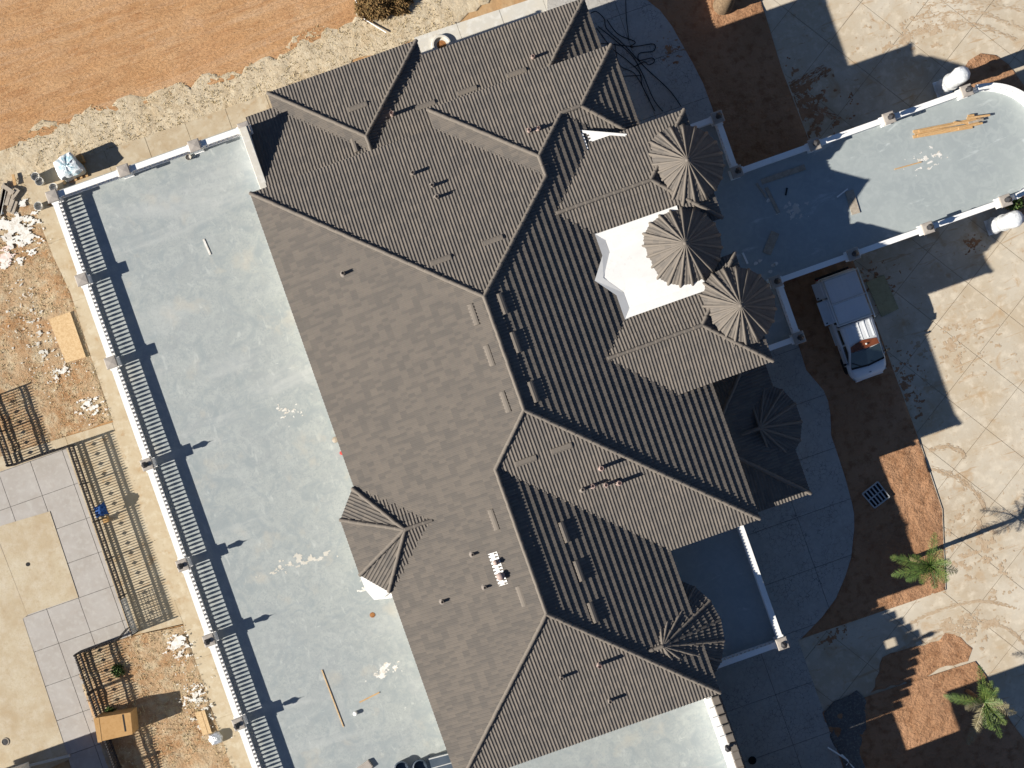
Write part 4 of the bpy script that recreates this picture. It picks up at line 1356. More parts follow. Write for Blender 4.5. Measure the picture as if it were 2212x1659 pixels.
for s in (-1, 1):
    g = MB().add([(s * .818, -.02, 1.12), (s * .818, .76, 1.12), (s * .805, .72, 1.60), (s * .805, .02, 1.60)], [(0, 1, 2, 3)]).build('side_window', 'carglass', cab)
    g = MB().add([(s * .828, .84, 1.14), (s * .862, 1.78, 1.13), (s * .80, 1.16, 1.56), (s * .79, .82, 1.60)], [(0, 1, 2, 3)]).build('side_window', 'carglass', cab)
    dr_ = MB().box(s * .905 if s > 0 else -.925, .925 if s > 0 else -.905, .80, 1.82, .55, 1.04).build('door', 'carwhite', tr)
    MB().box(min(s * .925, s * .945), max(s * .925, s * .945), .86, 1.0, .90, .94).build('handle', 'chrome', dr_)
    mi = MB().bevbox(-.09, .09, -.05, .05, 0, .16, .03, Matrix.Translation((s * 1.06, 1.68, 1.12))).build('mirror', 'black', tr)
    MB().bar((s * .86, 1.68, 1.12), (s * 1.0, 1.68, 1.14), .04, .04).build('arm', 'black', mi)
    MB().box(min(s * .52, s * .80), max(s * .52, s * .80), 2.36, 2.56, .66, .80).build('headlight', 'lamp_clear', tr)
    MB().box(min(s * .70, s * .84), max(s * .70, s * .84), -2.64, -2.58, .62, .92).build('tail_light', 'lamp_red', tr)
    for y in (-1.62, 1.80):
        m = Matrix.Translation((s * .80, y, .34)) @ Matrix.Rotation(math.pi / 2, 4, 'Y')
        wh = MB().lathe([(.22, -.11), (.33, -.11), (.345, -.06), (.345, .06), (.33, .11), (.22, .11)], 24, m).build('wheel', 'black', tr, True)
        MB().lathe([(.05, -.118), (.2, -.118), (.21, -.08), (.21, .08), (.2, .118), (.05, .118)], 16, m).build('rim', 'chrome', wh)
        MB().lathe([(.36, -.02), (.42, -.02), (.42, .02), (.36, .02)], 20, Matrix.Translation((s * .90, y, .36)) @ Matrix.Rotation(math.pi / 2, 4, 'Y')).build('wheel_arch', 'black', tr)
MB().bevbox(-.66, .66, 2.50, 2.72, .36, .58, .05).build('front_bumper', 'carwhite', tr)
MB().box(-.40, .40, 2.60, 2.715, .60, .70).build('grille', 'black', tr)
MB().bevbox(-.82, .82, -2.74, -2.62, .40, .52, .04).build('rear_bumper', 'black', tr)
can = loft([(-2.60, rring(.74, 1.03, 1.74, .09)), (-2.5, rring(.80, 1.03, 1.78, .09)), (-.22, rring(.80, 1.03, 1.78, .09)), (-.16, rring(.78, 1.03, 1.74, .09))]).build('canopy', 'carside', tr, True)
MB().box(-.76, .76, -2.42, -1.32, 1.782, 1.80).build('roof_panel', 'carwhite', can)
MB().box(-.76, .76, -1.22, -.28, 1.782, 1.80).build('roof_panel', 'carwhite', can)
for k in range(7):
    MB().box(-.66 + .22 * k - .012, -.66 + .22 * k + .012, -2.36, -.32, 1.80, 1.812).build('roof_rib', 'carwhite', can)
rack = MB()
for y in (-2.50, -1.27, -.20):
    rack.tube([(-.84, y, 1.60), (-.82, y, 1.86), (.82, y, 1.86), (.84, y, 1.60)], .024, 6)
for s in (-1, 1):
    rack.tube([(s * .86, -2.56, 1.87), (s * .86, -.05 if s < 0 else -.2, 1.87)], .022, 6)
rack.build('roof_rack', 'carwhite', tr, True)
# open side hatches lifted outwards on the house side (local +x)
for y0, y1, tl in ((-1.60, -.42, .05), (-2.5, -1.68, -.55)):
    m = Matrix.Translation((.82, 0, 1.70)) @ Matrix.Rotation(-tl, 4, 'Y')
    h_ = MB().bevbox(0, .56 if tl > 0 else .52, y0, y1, -.03, .015, .012, m).build('side_hatch', 'carside', tr)
    MB().box(.10, .14, y0 + .1, y1 - .1, .015, .03, m).build('stiffener', 'carwhite', h_)
    MB().box(.40, .47, y1 - .14, y1 - .07, .015, .03, m).build('lock', 'black', h_)
MB().box(.79, .825, -1.55, -.30, 1.06, 1.64).build('hatch_opening', 'black', can)
MB().box(.79, .823, -2.45, -1.65, 1.06, 1.62).build('hatch_opening', 'black', can)
MB().bevbox(.10, .78, -.15, -.13, 1.06, 1.5, .005).build('tool_box', 'black', can)
MB().bevbox(.86, .96, -.30, .70, .40, .52, .03).build('side_step', 'carside', tr)

# ------------------------------------------------------------------ palms
def frond_mesh(L, droop, rise, nl=30, wid=.42, leaf=.03, mat='frond', seed=0):
    rs = random.Random(seed)
    mb = MB()
    pl = []
    for i in range(11):
        f = i / 10
        pl.append(Vector((L * f * (1 - .12 * droop * f), 0, rise * f - droop * f * f * L * .55)))
    mb.tube(pl, [.028 * (1 - .85 * i / 10) + .004 for i in range(11)], 5)
    for i in range(nl):
        f = .1 + .9 * i / (nl - 1)
        k = min(9, int(f * 10)); g = f * 10 - k
        c = pl[k] + (pl[k + 1] - pl[k]) * g
        t = (pl[k + 1] - pl[k]).normalized()
        ll = wid * (math.sin(math.pi * min(1, .18 + f * .80)) ** .6) * rs.uniform(.82, 1.1)
        for s in (-1, 1):
            d = (t * rs.uniform(.5, 1.0) + Vector((0, s * 1.0, 0)) + Vector((0, 0, rs.uniform(-.05, .38)))).normalized()
            e = c + d * ll + Vector((0, 0, -.22 * ll * rs.uniform(.4, 1.4)))
            w = t * leaf * rs.uniform(.8, 1.2)
            mid = c + d * ll * .5
            mb.add([c - w * .5, c + w * .5, mid + w * .7, e, mid - w * .7], [(0, 1, 2, 4), (4, 2, 3)])
    return mb.mesh('frond', mat)
def palm(px, h, fr, label, lean=(0, 0), trunk_r=.095, seed=0, scale=1.0, base=None):
    top = P(px[0], px[1], h)
    b = Vector((top.x + lean[0], top.y + lean[1], .05))
    t = thing('palm_tree', label, 'palm', 'young palms in the beds', b)
    mb = MB()
    n = 16
    pl, rad = [], []
    for i in range(n + 1):
        f = i / n
        pl.append(Vector((-lean[0] * f, -lean[1] * f, h * f)))
        rad.append(trunk_r * (1.25 - .35 * f) * (1.12 if i % 2 else .95))
    mb.tube(pl, rad, 12)
    tk = mb.build('trunk', 'trunk', t, True)
    lb = MB()
    rs = random.Random(seed + 90)
    for k in range(46):
        f = .35 + .62 * k / 46
        a = k * 2.4
        c = pl[min(n, int(f * n))]
        d = Vector((math.cos(a), math.sin(a), 0))
        p0 = c + d * trunk_r * .85
        lb.add([p0 + Vector((-d.y, d.x, 0)) * .05, p0 - Vector((-d.y, d.x, 0)) * .05, p0 + d * .07 + Vector((0, 0, .16))], [(0, 1, 2)])
    lb.build('leaf_bases', 'leafbase', t)
    ht = Vector((-lean[0], -lean[1], h))
    for k, (az, L, droop, rise, mt) in enumerate(fr):
        m_ = frond_mesh(L * scale * 1.12, droop, rise, nl=int(19 * L) + 4, wid=.40 * scale, leaf=.019, mat=mt, seed=seed * 50 + k)
        o = link_mesh('frond', m_, t)
        o.location = ht
        # az is the picture's angle (0 right, 90 up) -> house axes
        o.rotation_euler = (random.Random(seed * 9 + k).uniform(-.25, .25), 0, math.radians(az) - TURN)
    return t
palm((2008, 1221), 2.9, [(168, 1.75, .35, .35, 'frond'), (196, 1.7, .45, .25, 'frond'), (150, 1.0, .3, .6, 'frond'), (82, 1.45, .4, .5, 'frond'), (60, .8, .2, .7, 'frond'), (-12, 1.25, .5, .4, 'frond'), (-35, .9, .4, .7, 'frond'),
                         (215, 1.25, .5, .3, 'frond'), (240, .9, .5, .5, 'frond'), (-80, 1.0, .5, .5, 'frond'), (20, .8, .5, .8, 'frond'), (110, .8, .3, .8, 'frond'), (300, .8, .3, .9, 'frond'), (180, .8, .2, .9, 'frond'), (45, .55, .1, .8, 'frond'), (130, .6, .1, .9, 'frond'), (260, .6, .1, .9, 'frond'), (340, .6, .1, .9, 'frond'), (205, .6, .1, .9, 'frond'), (90, .5, .1, .9, 'frond')],
     'small green palm lit by the sun at the corner of the soil bed', lean=(-.1, 0), seed=1)
palm((2126, 1517), 2.6, [(174, 1.85, .55, .25, 'frond'), (98, 1.75, .45, .45, 'frond'), (252, 2.3, .7, .2, 'frond_dry'), (-62, 1.9, .5, .35, 'frond'), (-22, 1.75, .6, .25, 'frond_dry'), (-75, 1.3, .5, .5, 'frond'), (80, 1.1, .4, .6, 'frond'), (190, 1.0, .4, .5, 'frond_dry'), (115, 1.0, .3, .7, 'frond'), (-45, 1.2, .3, .7, 'frond'), (265, 1.1, .4, .6, 'frond'), (-5, 1.0, .4, .6, 'frond_dry'), (65, .9, .3, .8, 'frond'), (-88, .9, .3, .8, 'frond'), (88, .8, .2, .9, 'frond'), (20, .6, .2, .8, 'frond'), (150, .7, .2, .8, 'frond')],
     'palm with mixed green and dried fronds in the lower soil bed', seed=2, scale=.95)
palm((1580, -22), 3.0, [(100, 1.7, .5, .4, 'frond'), (60, 1.6, .5, .4, 'frond'), (20, 1.0, .3, .8, 'frond'), (140, 1.6, .5, .4, 'frond'), (80, 1.2, .3, .8, 'frond'), (110, 1.0, .3, .8, 'frond')],
     'stout palm trunk of pale cut leaf bases at the top edge of the picture', seed=3, trunk_r=.36)

# ------------------------------------------------------------------ wrapped statues by the porch end
def wrapped(px, label, seed):
    p = P(*px, .05)
    t = thing('wrapped_column', label, 'wrapped column', None, p)
    rs = random.Random(seed)
    mb = MB()
    vs, fs = [], []
    prof = [(.40, 0), (.42, .2), (.36, .6), (.34, 1.3), (.36, 2.0), (.40, 2.6), (.41, 3.0), (.37, 3.2), (.2, 3.28)]
    n = 22
    for r, z in prof:
        for k in range(n):
            a = 2 * math.pi * k / n
            q = r * (1 + .10 * noise.noise(Vector((math.cos(a) * 1.6, math.sin(a) * 1.6, z * 1.5 + seed))) + .04 * math.sin(k * 3.1 + z * 4))
            vs.append((q * math.cos(a), q * math.sin(a), z))
    for j in range(len(prof) - 1):
        for k in range(n):
            k2 = (k + 1) % n
            fs.append((j * n + k, j * n + k2, (j + 1) * n + k2, (j + 1) * n + k))
    fs.append(tuple(range((len(prof) - 1) * n, len(prof) * n)))
    mb.add(vs, fs).build('plastic_wrap', 'plastic', t, True)
    MB().bevbox(-.38, .38, -.38, .38, .0, .12, .03).build('pedestal', 'white', t)
    tp = MB().lathe([(.405, 1.42), (.415, 1.46), (.405, 1.5)], 22).build('tape_band', 'greyplastic', t)
    return t
wrapped((2035, 190), 'plastic-wrapped white column standing above the rounded porch end', 3)
wrapped((2146, 488), 'plastic-wrapped white column standing below the rounded porch end', 8)

# ------------------------------------------------------------------ loose things
def lay_board(name, label, cat, a, b, w, th, z, mat, group=None, rest_label=True):
    """a flat board from picture point a to b"""
    p, q = P(*a, z), P(*b, z)
    o = MB().bar(p, q, w, th).build(name, mat)
    return tag(o, label, cat, group)
# lumber pile on the porch deck
Lp = [((1972, 285), (2108, 258), .10, .05, 0, 'wood'), ((1972, 296), (2100, 274), .11, .05, 0, 'wood'), ((1976, 290), (2112, 268), .09, .05, 0, 'wood'), ((1985, 284), (2118, 258), .08, .05, .05, 'wood'), ((1982, 293), (2114, 266), .07, .05, .05, 'wood'),
      ((2060, 264), (2092, 267), .06, .04, .05, 'wood'), ((2088, 256), (2138, 249), .07, .05, .10, 'wood'), ((2090, 252), (2104, 250), .11, .05, .06, 'wood'), ((2092, 266), (2124, 258), .08, .05, .10, 'oldwood'), ((2070, 278), (2122, 266), .07, .05, .10, 'wood')]
ord_ = ['lowest board', 'front board', 'middle board', 'upper long board', 'second long board', 'short offcut across the top', 'long end sticking out past the pile', 'stub block', 'grey board', 'sloping top board']
for (a, b, w, th, dz, mt), nm in zip(Lp, ord_):
    lay_board('lumber_board', nm + ' of the pine lumber pile on the porch deck', 'board', a, b, w * 1.35, th, ZT + .005 + dz, mt, 'boards of the porch lumber pile')
for nm, label, a, b, w, mt in [
    ('plank', 'long weathered plank lying in the shade beside the porch rail', (1645, 393), (1739, 361), .26, 'oldwood'),
    ('plank', 'short plank lying at an angle off the long shaded plank', (1634, 396), (1656, 427), .10, 'oldwood'),
    ('plank', 'narrow plank under the shaded plank pointing down the deck', (1655, 405), (1682, 460), .16, 'oldwood'),
    ('plywood_offcut', 'grey plywood offcut at the edge of the deck shadow', (1834, 412), (1849, 462), .40, 'oldwood'),
    ('plywood_offcut', 'grey plywood offcut lying in the deep deck shade', (1656, 548), (1675, 502), .40, 'oldwood'),
    ('lath', 'thin brown lath lying in the sunlit middle of the deck', (1932, 366), (1990, 350), .05, 'wood'),
    ('lath', 'white lath lying on the shaded deck by the plywood offcut', (1808, 426), (1831, 408), .06, 'white'),
    ('lath', 'white metal strip bundle by the lower turret', (1604, 546), (1615, 570), .09, 'white'),
    ('dark_strip', 'small black strip lying on the shaded deck', (1697, 422), (1700, 406), .07, 'black')]:
    lay_board(nm, label, 'board', a, b, w, .04, ZT + .004, mt)
for k, (x, y, lb) in enumerate([(1641, 563, 'white scrap near the wet stains by the lower turret'), (1634, 569, 'second white scrap by the lower turret'), (1671, 573, 'white scrap beside the shaded plywood offcut'), (1676, 569, 'white rag scrap near the porch rail'), (1665, 586, 'white scrap nearest the corner post'), (1660, 433, 'white crumpled scrap beside the narrow plank')]):
    p = P(x, y, ZT + .005)
    mb = MB().prism([(p.x + random.uniform(.07, .15) * math.cos(w), p.y + random.uniform(.05, .12) * math.sin(w)) for w in [k + 2 * math.pi * i / 7 for i in range(7)]], ZT + .004, ZT + .03)
    tag(mb.build('paper_scrap', 'plaster'), lb, 'scrap', 'scraps on the porch deck')
def splat(name, label, cx, cy, rx, ry, n, z, mat, seed, smin=.02, smax=.12, cat='spill'):
    rs = random.Random(seed)
    mb = MB()
    for i in range(n):
        r = rs.random() ** .75
        a = rs.uniform(0, 2 * math.pi)
        p = P(cx + rx * r * math.cos(a), cy + ry * r * math.sin(a), z)
        s = rs.uniform(smin, smax) * (1.25 - r * .8)
        k = rs.randint(5, 8)
        el = rs.uniform(.5, 1.9)
        rot = rs.uniform(-.6, .6)
        pts = []
        for j in range(k):
            w = 2 * math.pi * j / k
            q = s * rs.uniform(.6, 1.2)
            x, y = q * math.cos(w) * el, q * math.sin(w)
            pts.append((p.x + x * math.cos(rot) - y * math.sin(rot), p.y + x * math.sin(rot) + y * math.cos(rot)))
        mb.prism(pts, z - .004, z + .002 + .004 * rs.random())
    o = stuff(mb.build(name, mat))
    o['label'] = label; o['category'] = cat
    return o
blot('plaster_spill', 'white plaster spatter on the terrace beside the lower eave', 828, 1450, 44, 30, ZT + .004, 'plaster', 1, .18, .05, 2.6)
blot('plaster_spill', 'white plaster smear on the terrace beside the roof edge half way down', 622, 888, 34, 34, ZT + .004, 'plaster', 2, .32, .045, 3.4)
blot('plaster_spill', 'white cement wash on the porch deck below the lumber pile', 2000, 345, 60, 30, ZT + .004, 'plaster', 3, .36, .04, 3.6)
blot('plaster_spill', 'white cement wash in the shaded middle of the porch deck', 1715, 455, 40, 30, ZT + .004, 'apron_grey', 23, .22, .045, 3.2)
blot('plaster_spill', 'white spatter along the terrace under the bay eave', 795, 1266, 24, 22, ZT + .004, 'plaster', 4, .15, .04, 2.8)
blot('plaster_spill', 'pale dusty band trodden across the terrace towards the bay', 640, 1215, 120, 22, ZT + .004, 'apron_grey', 24, .34, .06, 2.4, turn=-.02)
blot('lime_stain', 'large white lime stain spread over the yard by the wrapped pallet', 30, 505, 74, 72, .105, 'plaster', 5, .02, .055, 2.2)
blot('lime_stain', 'pink tinged lime stain at the foot of the white yard stain', 8, 556, 30, 22, .115, 'pinkpaint', 6, .05, .06, 2.0)
blot('lime_stain', 'white lime stain on the yard above the iron fence', 197, 878, 40, 42, .105, 'plaster', 7, .22, .04, 4.0)
blot('lime_stain', 'small white lime stain beside the plywood sheet', 135, 800, 32, 30, .10, 'plaster', 8, .3, .04, 4.0)
blot('lime_stain', 'white lime stain at the top of the lower soil yard', 385, 1396, 36, 48, .135, 'plaster', 9, .22, .04, 4.0)
blot('lime_stain', 'white splash fanning across the lower soil yard', 418, 1503, 44, 24, .135, 'plaster', 10, .2, .04, 4.0, turn=.4)
blot('rubble', 'scattered pale rubble crumbs over the lower soil yard', 430, 1520, 80, 150, .125, 'apron_grey', 11, .66, .05, 4.5, 'rubble')
blot('rubble', 'scattered pale rubble crumbs over the rough yard', 80, 720, 110, 260, .10, 'apron_grey', 12, .74, .05, 4.5, 'rubble')
blot('mud_crumbs', 'dark mud trodden over the drive near the bed edge', 1958, 830, 50, 130, .048, 'soil', 13, .36, .06, 3.0, 'mud')
blot('mud_crumbs', 'dark mud spread over the drive above the porch', 1745, 235, 95, 120, .048, 'soil', 14, .22, .07, 2.2, 'mud', .6)
blot('mud_crumbs', 'mud along the walkway edge by the path corner', 1800, 1374, 72, 26, .048, 'soil', 15, .30, .05, 3.4, 'mud', .34)
blot('mud_crumbs', 'mud flecks on the drive around the stained board', 1890, 610, 80, 90, .048, 'soil', 16, .50, .06, 3.4, 'mud')
blot('mud_crumbs', 'dark mud on the stamped path under the black cables', 1450, 105, 45, 50, .094, 'soil', 17, .42, .05, 3.2, 'mud')
blot('mud_crumbs', 'brown mud splash on the drive below the wrapped column', 2098, 528, 40, 26, .048, 'soil', 18, .20, .05, 3.4, 'mud')
blot('mud_crumbs', 'tan mud stains on the sunlit drive below the drive shadow', 2060, 760, 160, 140, .047, 'mudmark', 19, .52, .07, 2.2, 'mud')
blot('mud_crumbs', 'tan mud stains on the drive at the upper right corner', 1990, 70, 240, 90, .047, 'mudmark', 20, .50, .07, 2.0, 'mud')
blot('mud_crumbs', 'tan mud stains on the drive around the sunlit palm shadow', 2120, 1180, 120, 150, .047, 'mudmark', 21, .36, .07, 2.2, 'mud')
blot('mud_crumbs', 'tan mud on the drive around the tyre tracks', 2090, 1360, 130, 80, .047, 'mudmark', 22, .34, .07, 2.2, 'mud')
def tracks(label, lines, mat='mudmark', z=.0465, seed=0, w=.16):
    rs = random.Random(seed)
    mb = MB()
    for pts in lines:
        n = len(pts)
        sm = []
        for i in range(n - 1):
            p0, p1, p2, p3 = pts[max(0, i - 1)], pts[i], pts[i + 1], pts[min(n - 1, i + 2)]
            for k in range(14):
                t = k / 14
                sm.append([.5 * (2 * p1[c] + (p2[c] - p0[c]) * t + (2 * p0[c] - 5 * p1[c] + 4 * p2[c] - p3[c]) * t * t + (3 * p1[c] - p0[c] - 3 * p2[c] + p3[c]) * t ** 3) for c in (0, 1)])
        for i in range(len(sm) - 1):
            a, b = P(*sm[i], z), P(*sm[i + 1], z)
            d = (b - a).normalized(); s = Vector((-d.y, d.x, 0))
            for q in range(7):
                if rs.random() < .35:
                    continue
                c = a + (b - a) * rs.random() + s * rs.gauss(0, w * .5)
                l, ww = rs.uniform(.04, .16), rs.uniform(.01, .035)
                c.z += rs.uniform(0, .004)
                mb.add([c - d * l - s * ww * .3, c - s * ww, c + d * l, c + s * ww], [(0, 1, 2, 3)])
    o = mb.build('tyre_marks', mat)
    if sum(p.normal.z for p in o.data.polygons) < 0:
        o.data.flip_normals()
    stuff(o); o['label'] = label; o['category'] = 'tyre marks'
tracks('curved muddy tyre tracks sweeping round the walkway junction', [[r9(1480, 720), r9(1600, 660), r9(1780, 600), r9(1940, 578), r9(2110, 608)], [r9(1400, 900), r9(1560, 810), r9(1760, 735), r9(1960, 712), r9(2120, 765), r9(2212, 860)], [r9(1520, 900), r9(1640, 820), r9(1790, 770), r9(1900, 770)]], seed=1, w=.10)
tracks('curved muddy tyre tracks beside the sunlit soil bed', [[r6(1610, 1380), r6(1720, 1410), r6(1830, 1470), r6(1920, 1560), r6(1960, 1640)], [r6(1600, 1260), r6(1700, 1235), r6(1800, 1260), r6(1830, 1300)]], seed=2, w=.12)
tracks('faint tyre arcs on the upper right corner of the drive', [[r3(1400, 260), r3(1560, 190), r3(1780, 150), r3(2000, 190), r3(2160, 260)], [r3(1480, 130), r3(1700, 90), r3(1950, 90), r3(2250, 200)], [r3(1560, 40), r3(1850, 10), r3(2230, 70)]], seed=3, w=.16)
tracks('soil scuffs along the shaded drive edge', [[r3(700, 560), r3(800, 500), r3(930, 430)], [r3(720, 600), r3(840, 530), r3(960, 440)], [r3(740, 620), r3(860, 700), r3(1000, 760)], [r3(760, 660), r3(900, 740)]], 'soil', seed=4, w=.14)

# cables on the stamped path
cb = thing('cable_tangle', 'tangled black cables dropped on the stamped path at the top', 'cables')
def wire(pts, r=.022, z=.11):
    sm = []
    n = len(pts)
    for i in range(n - 1):
        p0, p1, p2, p3 = pts[max(0, i - 1)], pts[i], pts[i + 1], pts[min(n - 1, i + 2)]
        for k in range(8):
            t = k / 8
            q = []
            for c in (0, 1):
                q.append(.5 * (2 * p1[c] + (p2[c] - p0[c]) * t + (2 * p0[c] - 5 * p1[c] + 4 * p2[c] - p3[c]) * t * t + (3 * p1[c] - p0[c] - 3 * p2[c] + p3[c]) * t ** 3))
            sm.append(q)
    sm.append(pts[-1])
    MB().tube([P(*q, z + .02 * math.sin(i * .9)) for i, q in enumerate(sm)], r, 6).build('cable', 'hose', cb, True)
wire([r2(*p) for p in [(1615, 85), (1650, 75), (1700, 120), (1720, 190), (1830, 290), (1960, 430), (2120, 580), (2200, 690)]])
wire([r2(*p) for p in [(1660, 170), (1760, 250), (1880, 360), (1950, 480), (2020, 640), (2080, 720)]])
wire([r2(*p) for p in [(1680, 280), (1780, 290), (1900, 300), (2020, 285), (2020, 330), (1930, 345), (1930, 390), (2010, 375), (2025, 400), (1990, 420), (1960, 400), (1900, 430)]])
wire([r2(*p) for p in [(1720, 130), (1790, 220), (1900, 270), (1870, 300), (1890, 310)]])
wire([r2(*p) for p in [(1840, -20), (1845, 120), (1862, 260)]], .018)
wire([r2(*p) for p in [(1650, 180), (1750, 310), (1850, 390), (1930, 470), (1950, 560), (2030, 720)]])
wire([r2(*p) for p in [(1810, 495), (1900, 490), (1945, 490)]], .018)
wire([r2(*p) for p in [(1770, 280), (1800, 420), (1900, 480), (1990, 640)]], .018)

# sheets and boards
def sheet_obj(name, label, cat, pts, z, th, mat):
    w = [P(*p, z) for p in pts]
    return tag(MB().prism([(q.x, q.y) for q in w], z, z + th).build(name, mat), label, cat)
sheet_obj('plywood_sheet', 'pale plywood sheet lying on the rough yard beside the terrace path', 'plywood', [r4(315, 410), r4(455, 362), r4(557, 655), r4(428, 692)], .11, .03, 'osb')
sheet_obj('form_board', 'stained yellow-green form board lying on the drive beside the pickup', 'board', [(1871, 610), (1909, 594), (1941, 667), (1904, 685)], .08, .05, 'formboard')
sheet_obj('pale_board', 'small pale board pair lying on the lower soil yard', 'board', [r7(1262, 1300), r7(1300, 1288), r7(1348, 1435), r7(1315, 1448)], .14, .03, 'osb')
sheet_obj('pale_board', 'narrow pale board beside the board pair on the lower soil yard', 'board', [r7(1303, 1288), r7(1325, 1280), r7(1372, 1428), r7(1352, 1436)], .14, .04, 'osb')
# cardboard box
cbx = thing('cardboard_box', 'large brown cardboard box set over the iron fence', 'box')
w = [P(*p, 1.25) for p in (r7(612, 1335), r7(845, 1298), r7(858, 1440), r7(632, 1490))]
MB().prism([(q.x, q.y) for q in w], .08, 1.25).build('carton', 'cardboard', cbx)
w = [P(*p, 1.255) for p in (r7(606, 1338), r7(640, 1332), r7(660, 1488), r7(634, 1494))]
MB().prism([(q.x, q.y) for q in w], 1.25, 1.262).build('flap', 'cardboard', cbx)
w = [P(*p, 1.255) for p in (r7(790, 1312), r7(800, 1310), r7(818, 1420), r7(808, 1424))]
MB().prism([(q.x, q.y) for q in w], 1.25, 1.258).build('handle_slot', 'black', cbx)
# blue cloth on the fence
tc = P(215, 1103, .9)
bcl = MB()
vs, fs = [], []
rs = random.Random(4)
for i in range(9):
    for j in range(9):
        x, y = (i / 8 - .5) * .75, (j / 8 - .5) * .75
        rr_ = .75 + .35 * noise.noise(Vector((i * .7, j * .7, 3)))
        vs.append((tc.x + x * rr_, tc.y + y * rr_, .95 - 1.1 * (x * x + y * y) + .10 * noise.noise(Vector((i * .9, j * .9, 1)))))
fs = [(i * 9 + j, i * 9 + j + 1, (i + 1) * 9 + j + 1, (i + 1) * 9 + j) for i in range(8) for j in range(8)]
vs2 = [(x, y, z - .02) for x, y, z in vs]
bcl.add(vs, fs); bcl.add(vs2, [f[::-1] for f in fs])
tag(bcl.build('blue_jacket', 'bluecloth', None, True), 'blue cloth hung over the court fence', 'cloth')
tag(MB().prism([(P(*q, .2).x, P(*q, .2).y) for q in ((222, 1120), (232, 1115), (234, 1127), (225, 1130))], .06, .3).build('paper_bag', 'cardboard'), 'small tan paper bag below the blue cloth', 'bag')
# wrapped pallet
wp = thing('wrapped_pallet', 'blue and white plastic-wrapped pallet load by the terrace corner', 'pallet')
ctr = P(138, 362, .9)
base_ = [P(*p, 1.0) for p in (r1(335, 1050), r1(450, 985), r1(545, 1100), r1(400, 1172))]
vs, fs = [], []
n = 12
cx = sum(p.x for p in base_) / 4; cy = sum(p.y for p in base_) / 4
ring = []
for i in range(4):
    for k in range(n // 4 * 2):
        t = k / (n // 4 * 2)
        q = base_[i] * (1 - t) + base_[(i + 1) % 4] * t
        ring.append(q)
m_ = len(ring)
for z, s in ((.12, .9), (.5, .96), (.95, 1.0), (1.08, .86), (1.12, .45), (1.1, .12)):
    for k, q in enumerate(ring):
        j = 1 + .22 * noise.noise(Vector((q.x * 3, q.y * 3, z * 4)))
        vs.append((cx + (q.x - cx) * s * j, cy + (q.y - cy) * s * j, z + .10 * noise.noise(Vector((q.x * 4, q.y * 4, z * 3 + 7)))))
for j in range(5):
    for k in range(m_):
        k2 = (k + 1) % m_
        fs.append((j * m_ + k, j * m_ + k2, (j + 1) * m_ + k2, (j + 1) * m_ + k))
fs.append(tuple(range(5 * m_, 6 * m_)))
MB().add(vs, fs).build('wrap', 'bluewrap', wp)
for k in range(5):
    MB().bevbox(cx - .65 + .29 * k, cx - .65 + .29 * k + .12, cy - .6, cy + .6, .06, .14, .01).build('pallet_slat', 'wood', wp)
tag(MB().bevbox(-.17, .17, -.17, .17, .06, .42, .02, Matrix.Translation(P(*r1(530, 1040), .0))).build('carton', 'cardboard'), 'small tan carton behind the wrapped pallet', 'carton')
def bucket(px, label, r=.2, h=.42, mat='bucket', z=.06, group='buckets on the path corner'):
    p = P(*px, z)
    t = thing('bucket', label, 'bucket', group, p)
    MB().lathe([(r * .82, 0), (r, h), (r * 1.06, h), (r * 1.06, h - .03), (r * .94, h - .03), (r * .80, .03), (.001, .03)], 18).build('shell', mat, t, True)
    MB().lathe([(r * .88, h * .62), (.001, h * .64)], 18).build('contents', 'apron_grey', t)
    hd = MB().tube([(r * 1.05 * math.cos(a), .06, h - .04 - .10 * math.sin(a)) for a in [math.pi * k / 8 for k in range(9)]], .008, 5)
    hd.build('handle', 'iron', t)
    return t
bucket(r1(246, 1150), 'white bucket farthest from the terrace on the path corner')
bucket(r1(272, 1182), 'white bucket in the middle of the path corner')
bucket(r1(362, 1220), 'white bucket close against the terrace balustrade')
bucket(r1(265, 1340), 'grey bucket with dark contents outside the terrace corner post')
bucket(r1(1226, 1022), 'small tan bucket on the terrace by its end balustrade', .13, .2, 'oldwood', ZT, None)
# timber heap at the left edge
for k, (a, b, w_, z) in enumerate([((-4, 470), (12, 395), .22, .08), (r1(0, 1390), r1(40, 1190), .16, .08), (r1(40, 1330), r1(75, 1215), .18, .12), (r1(55, 1370), r1(110, 1220), .2, .1), (r1(15, 1200), r1(90, 1250), .2, .16), (r1(80, 1290), r1(125, 1230), .12, .14), (r1(100, 1200), r1(85, 1130), .14, .1), (r1(70, 1380), r1(95, 1300), .35, .06)]):
    lay_board('old_plank', ['cut off plank at the very edge of the timber heap', 'white faced plank of the timber heap', 'grey plank crossing the timber heap', 'wide grey plank in front of the timber heap', 'plank lying across the top of the timber heap', 'short plank at the right end of the timber heap', 'yellow plank standing off the timber heap', 'broad board at the foot of the timber heap'][k], 'plank', a, b, w_, .06, z + .03,
              ['oldwood', 'plaster', 'oldwood', 'oldwood', 'oldwood', 'oldwood', 'wood', 'oldwood'][k], 'planks of the timber heap')
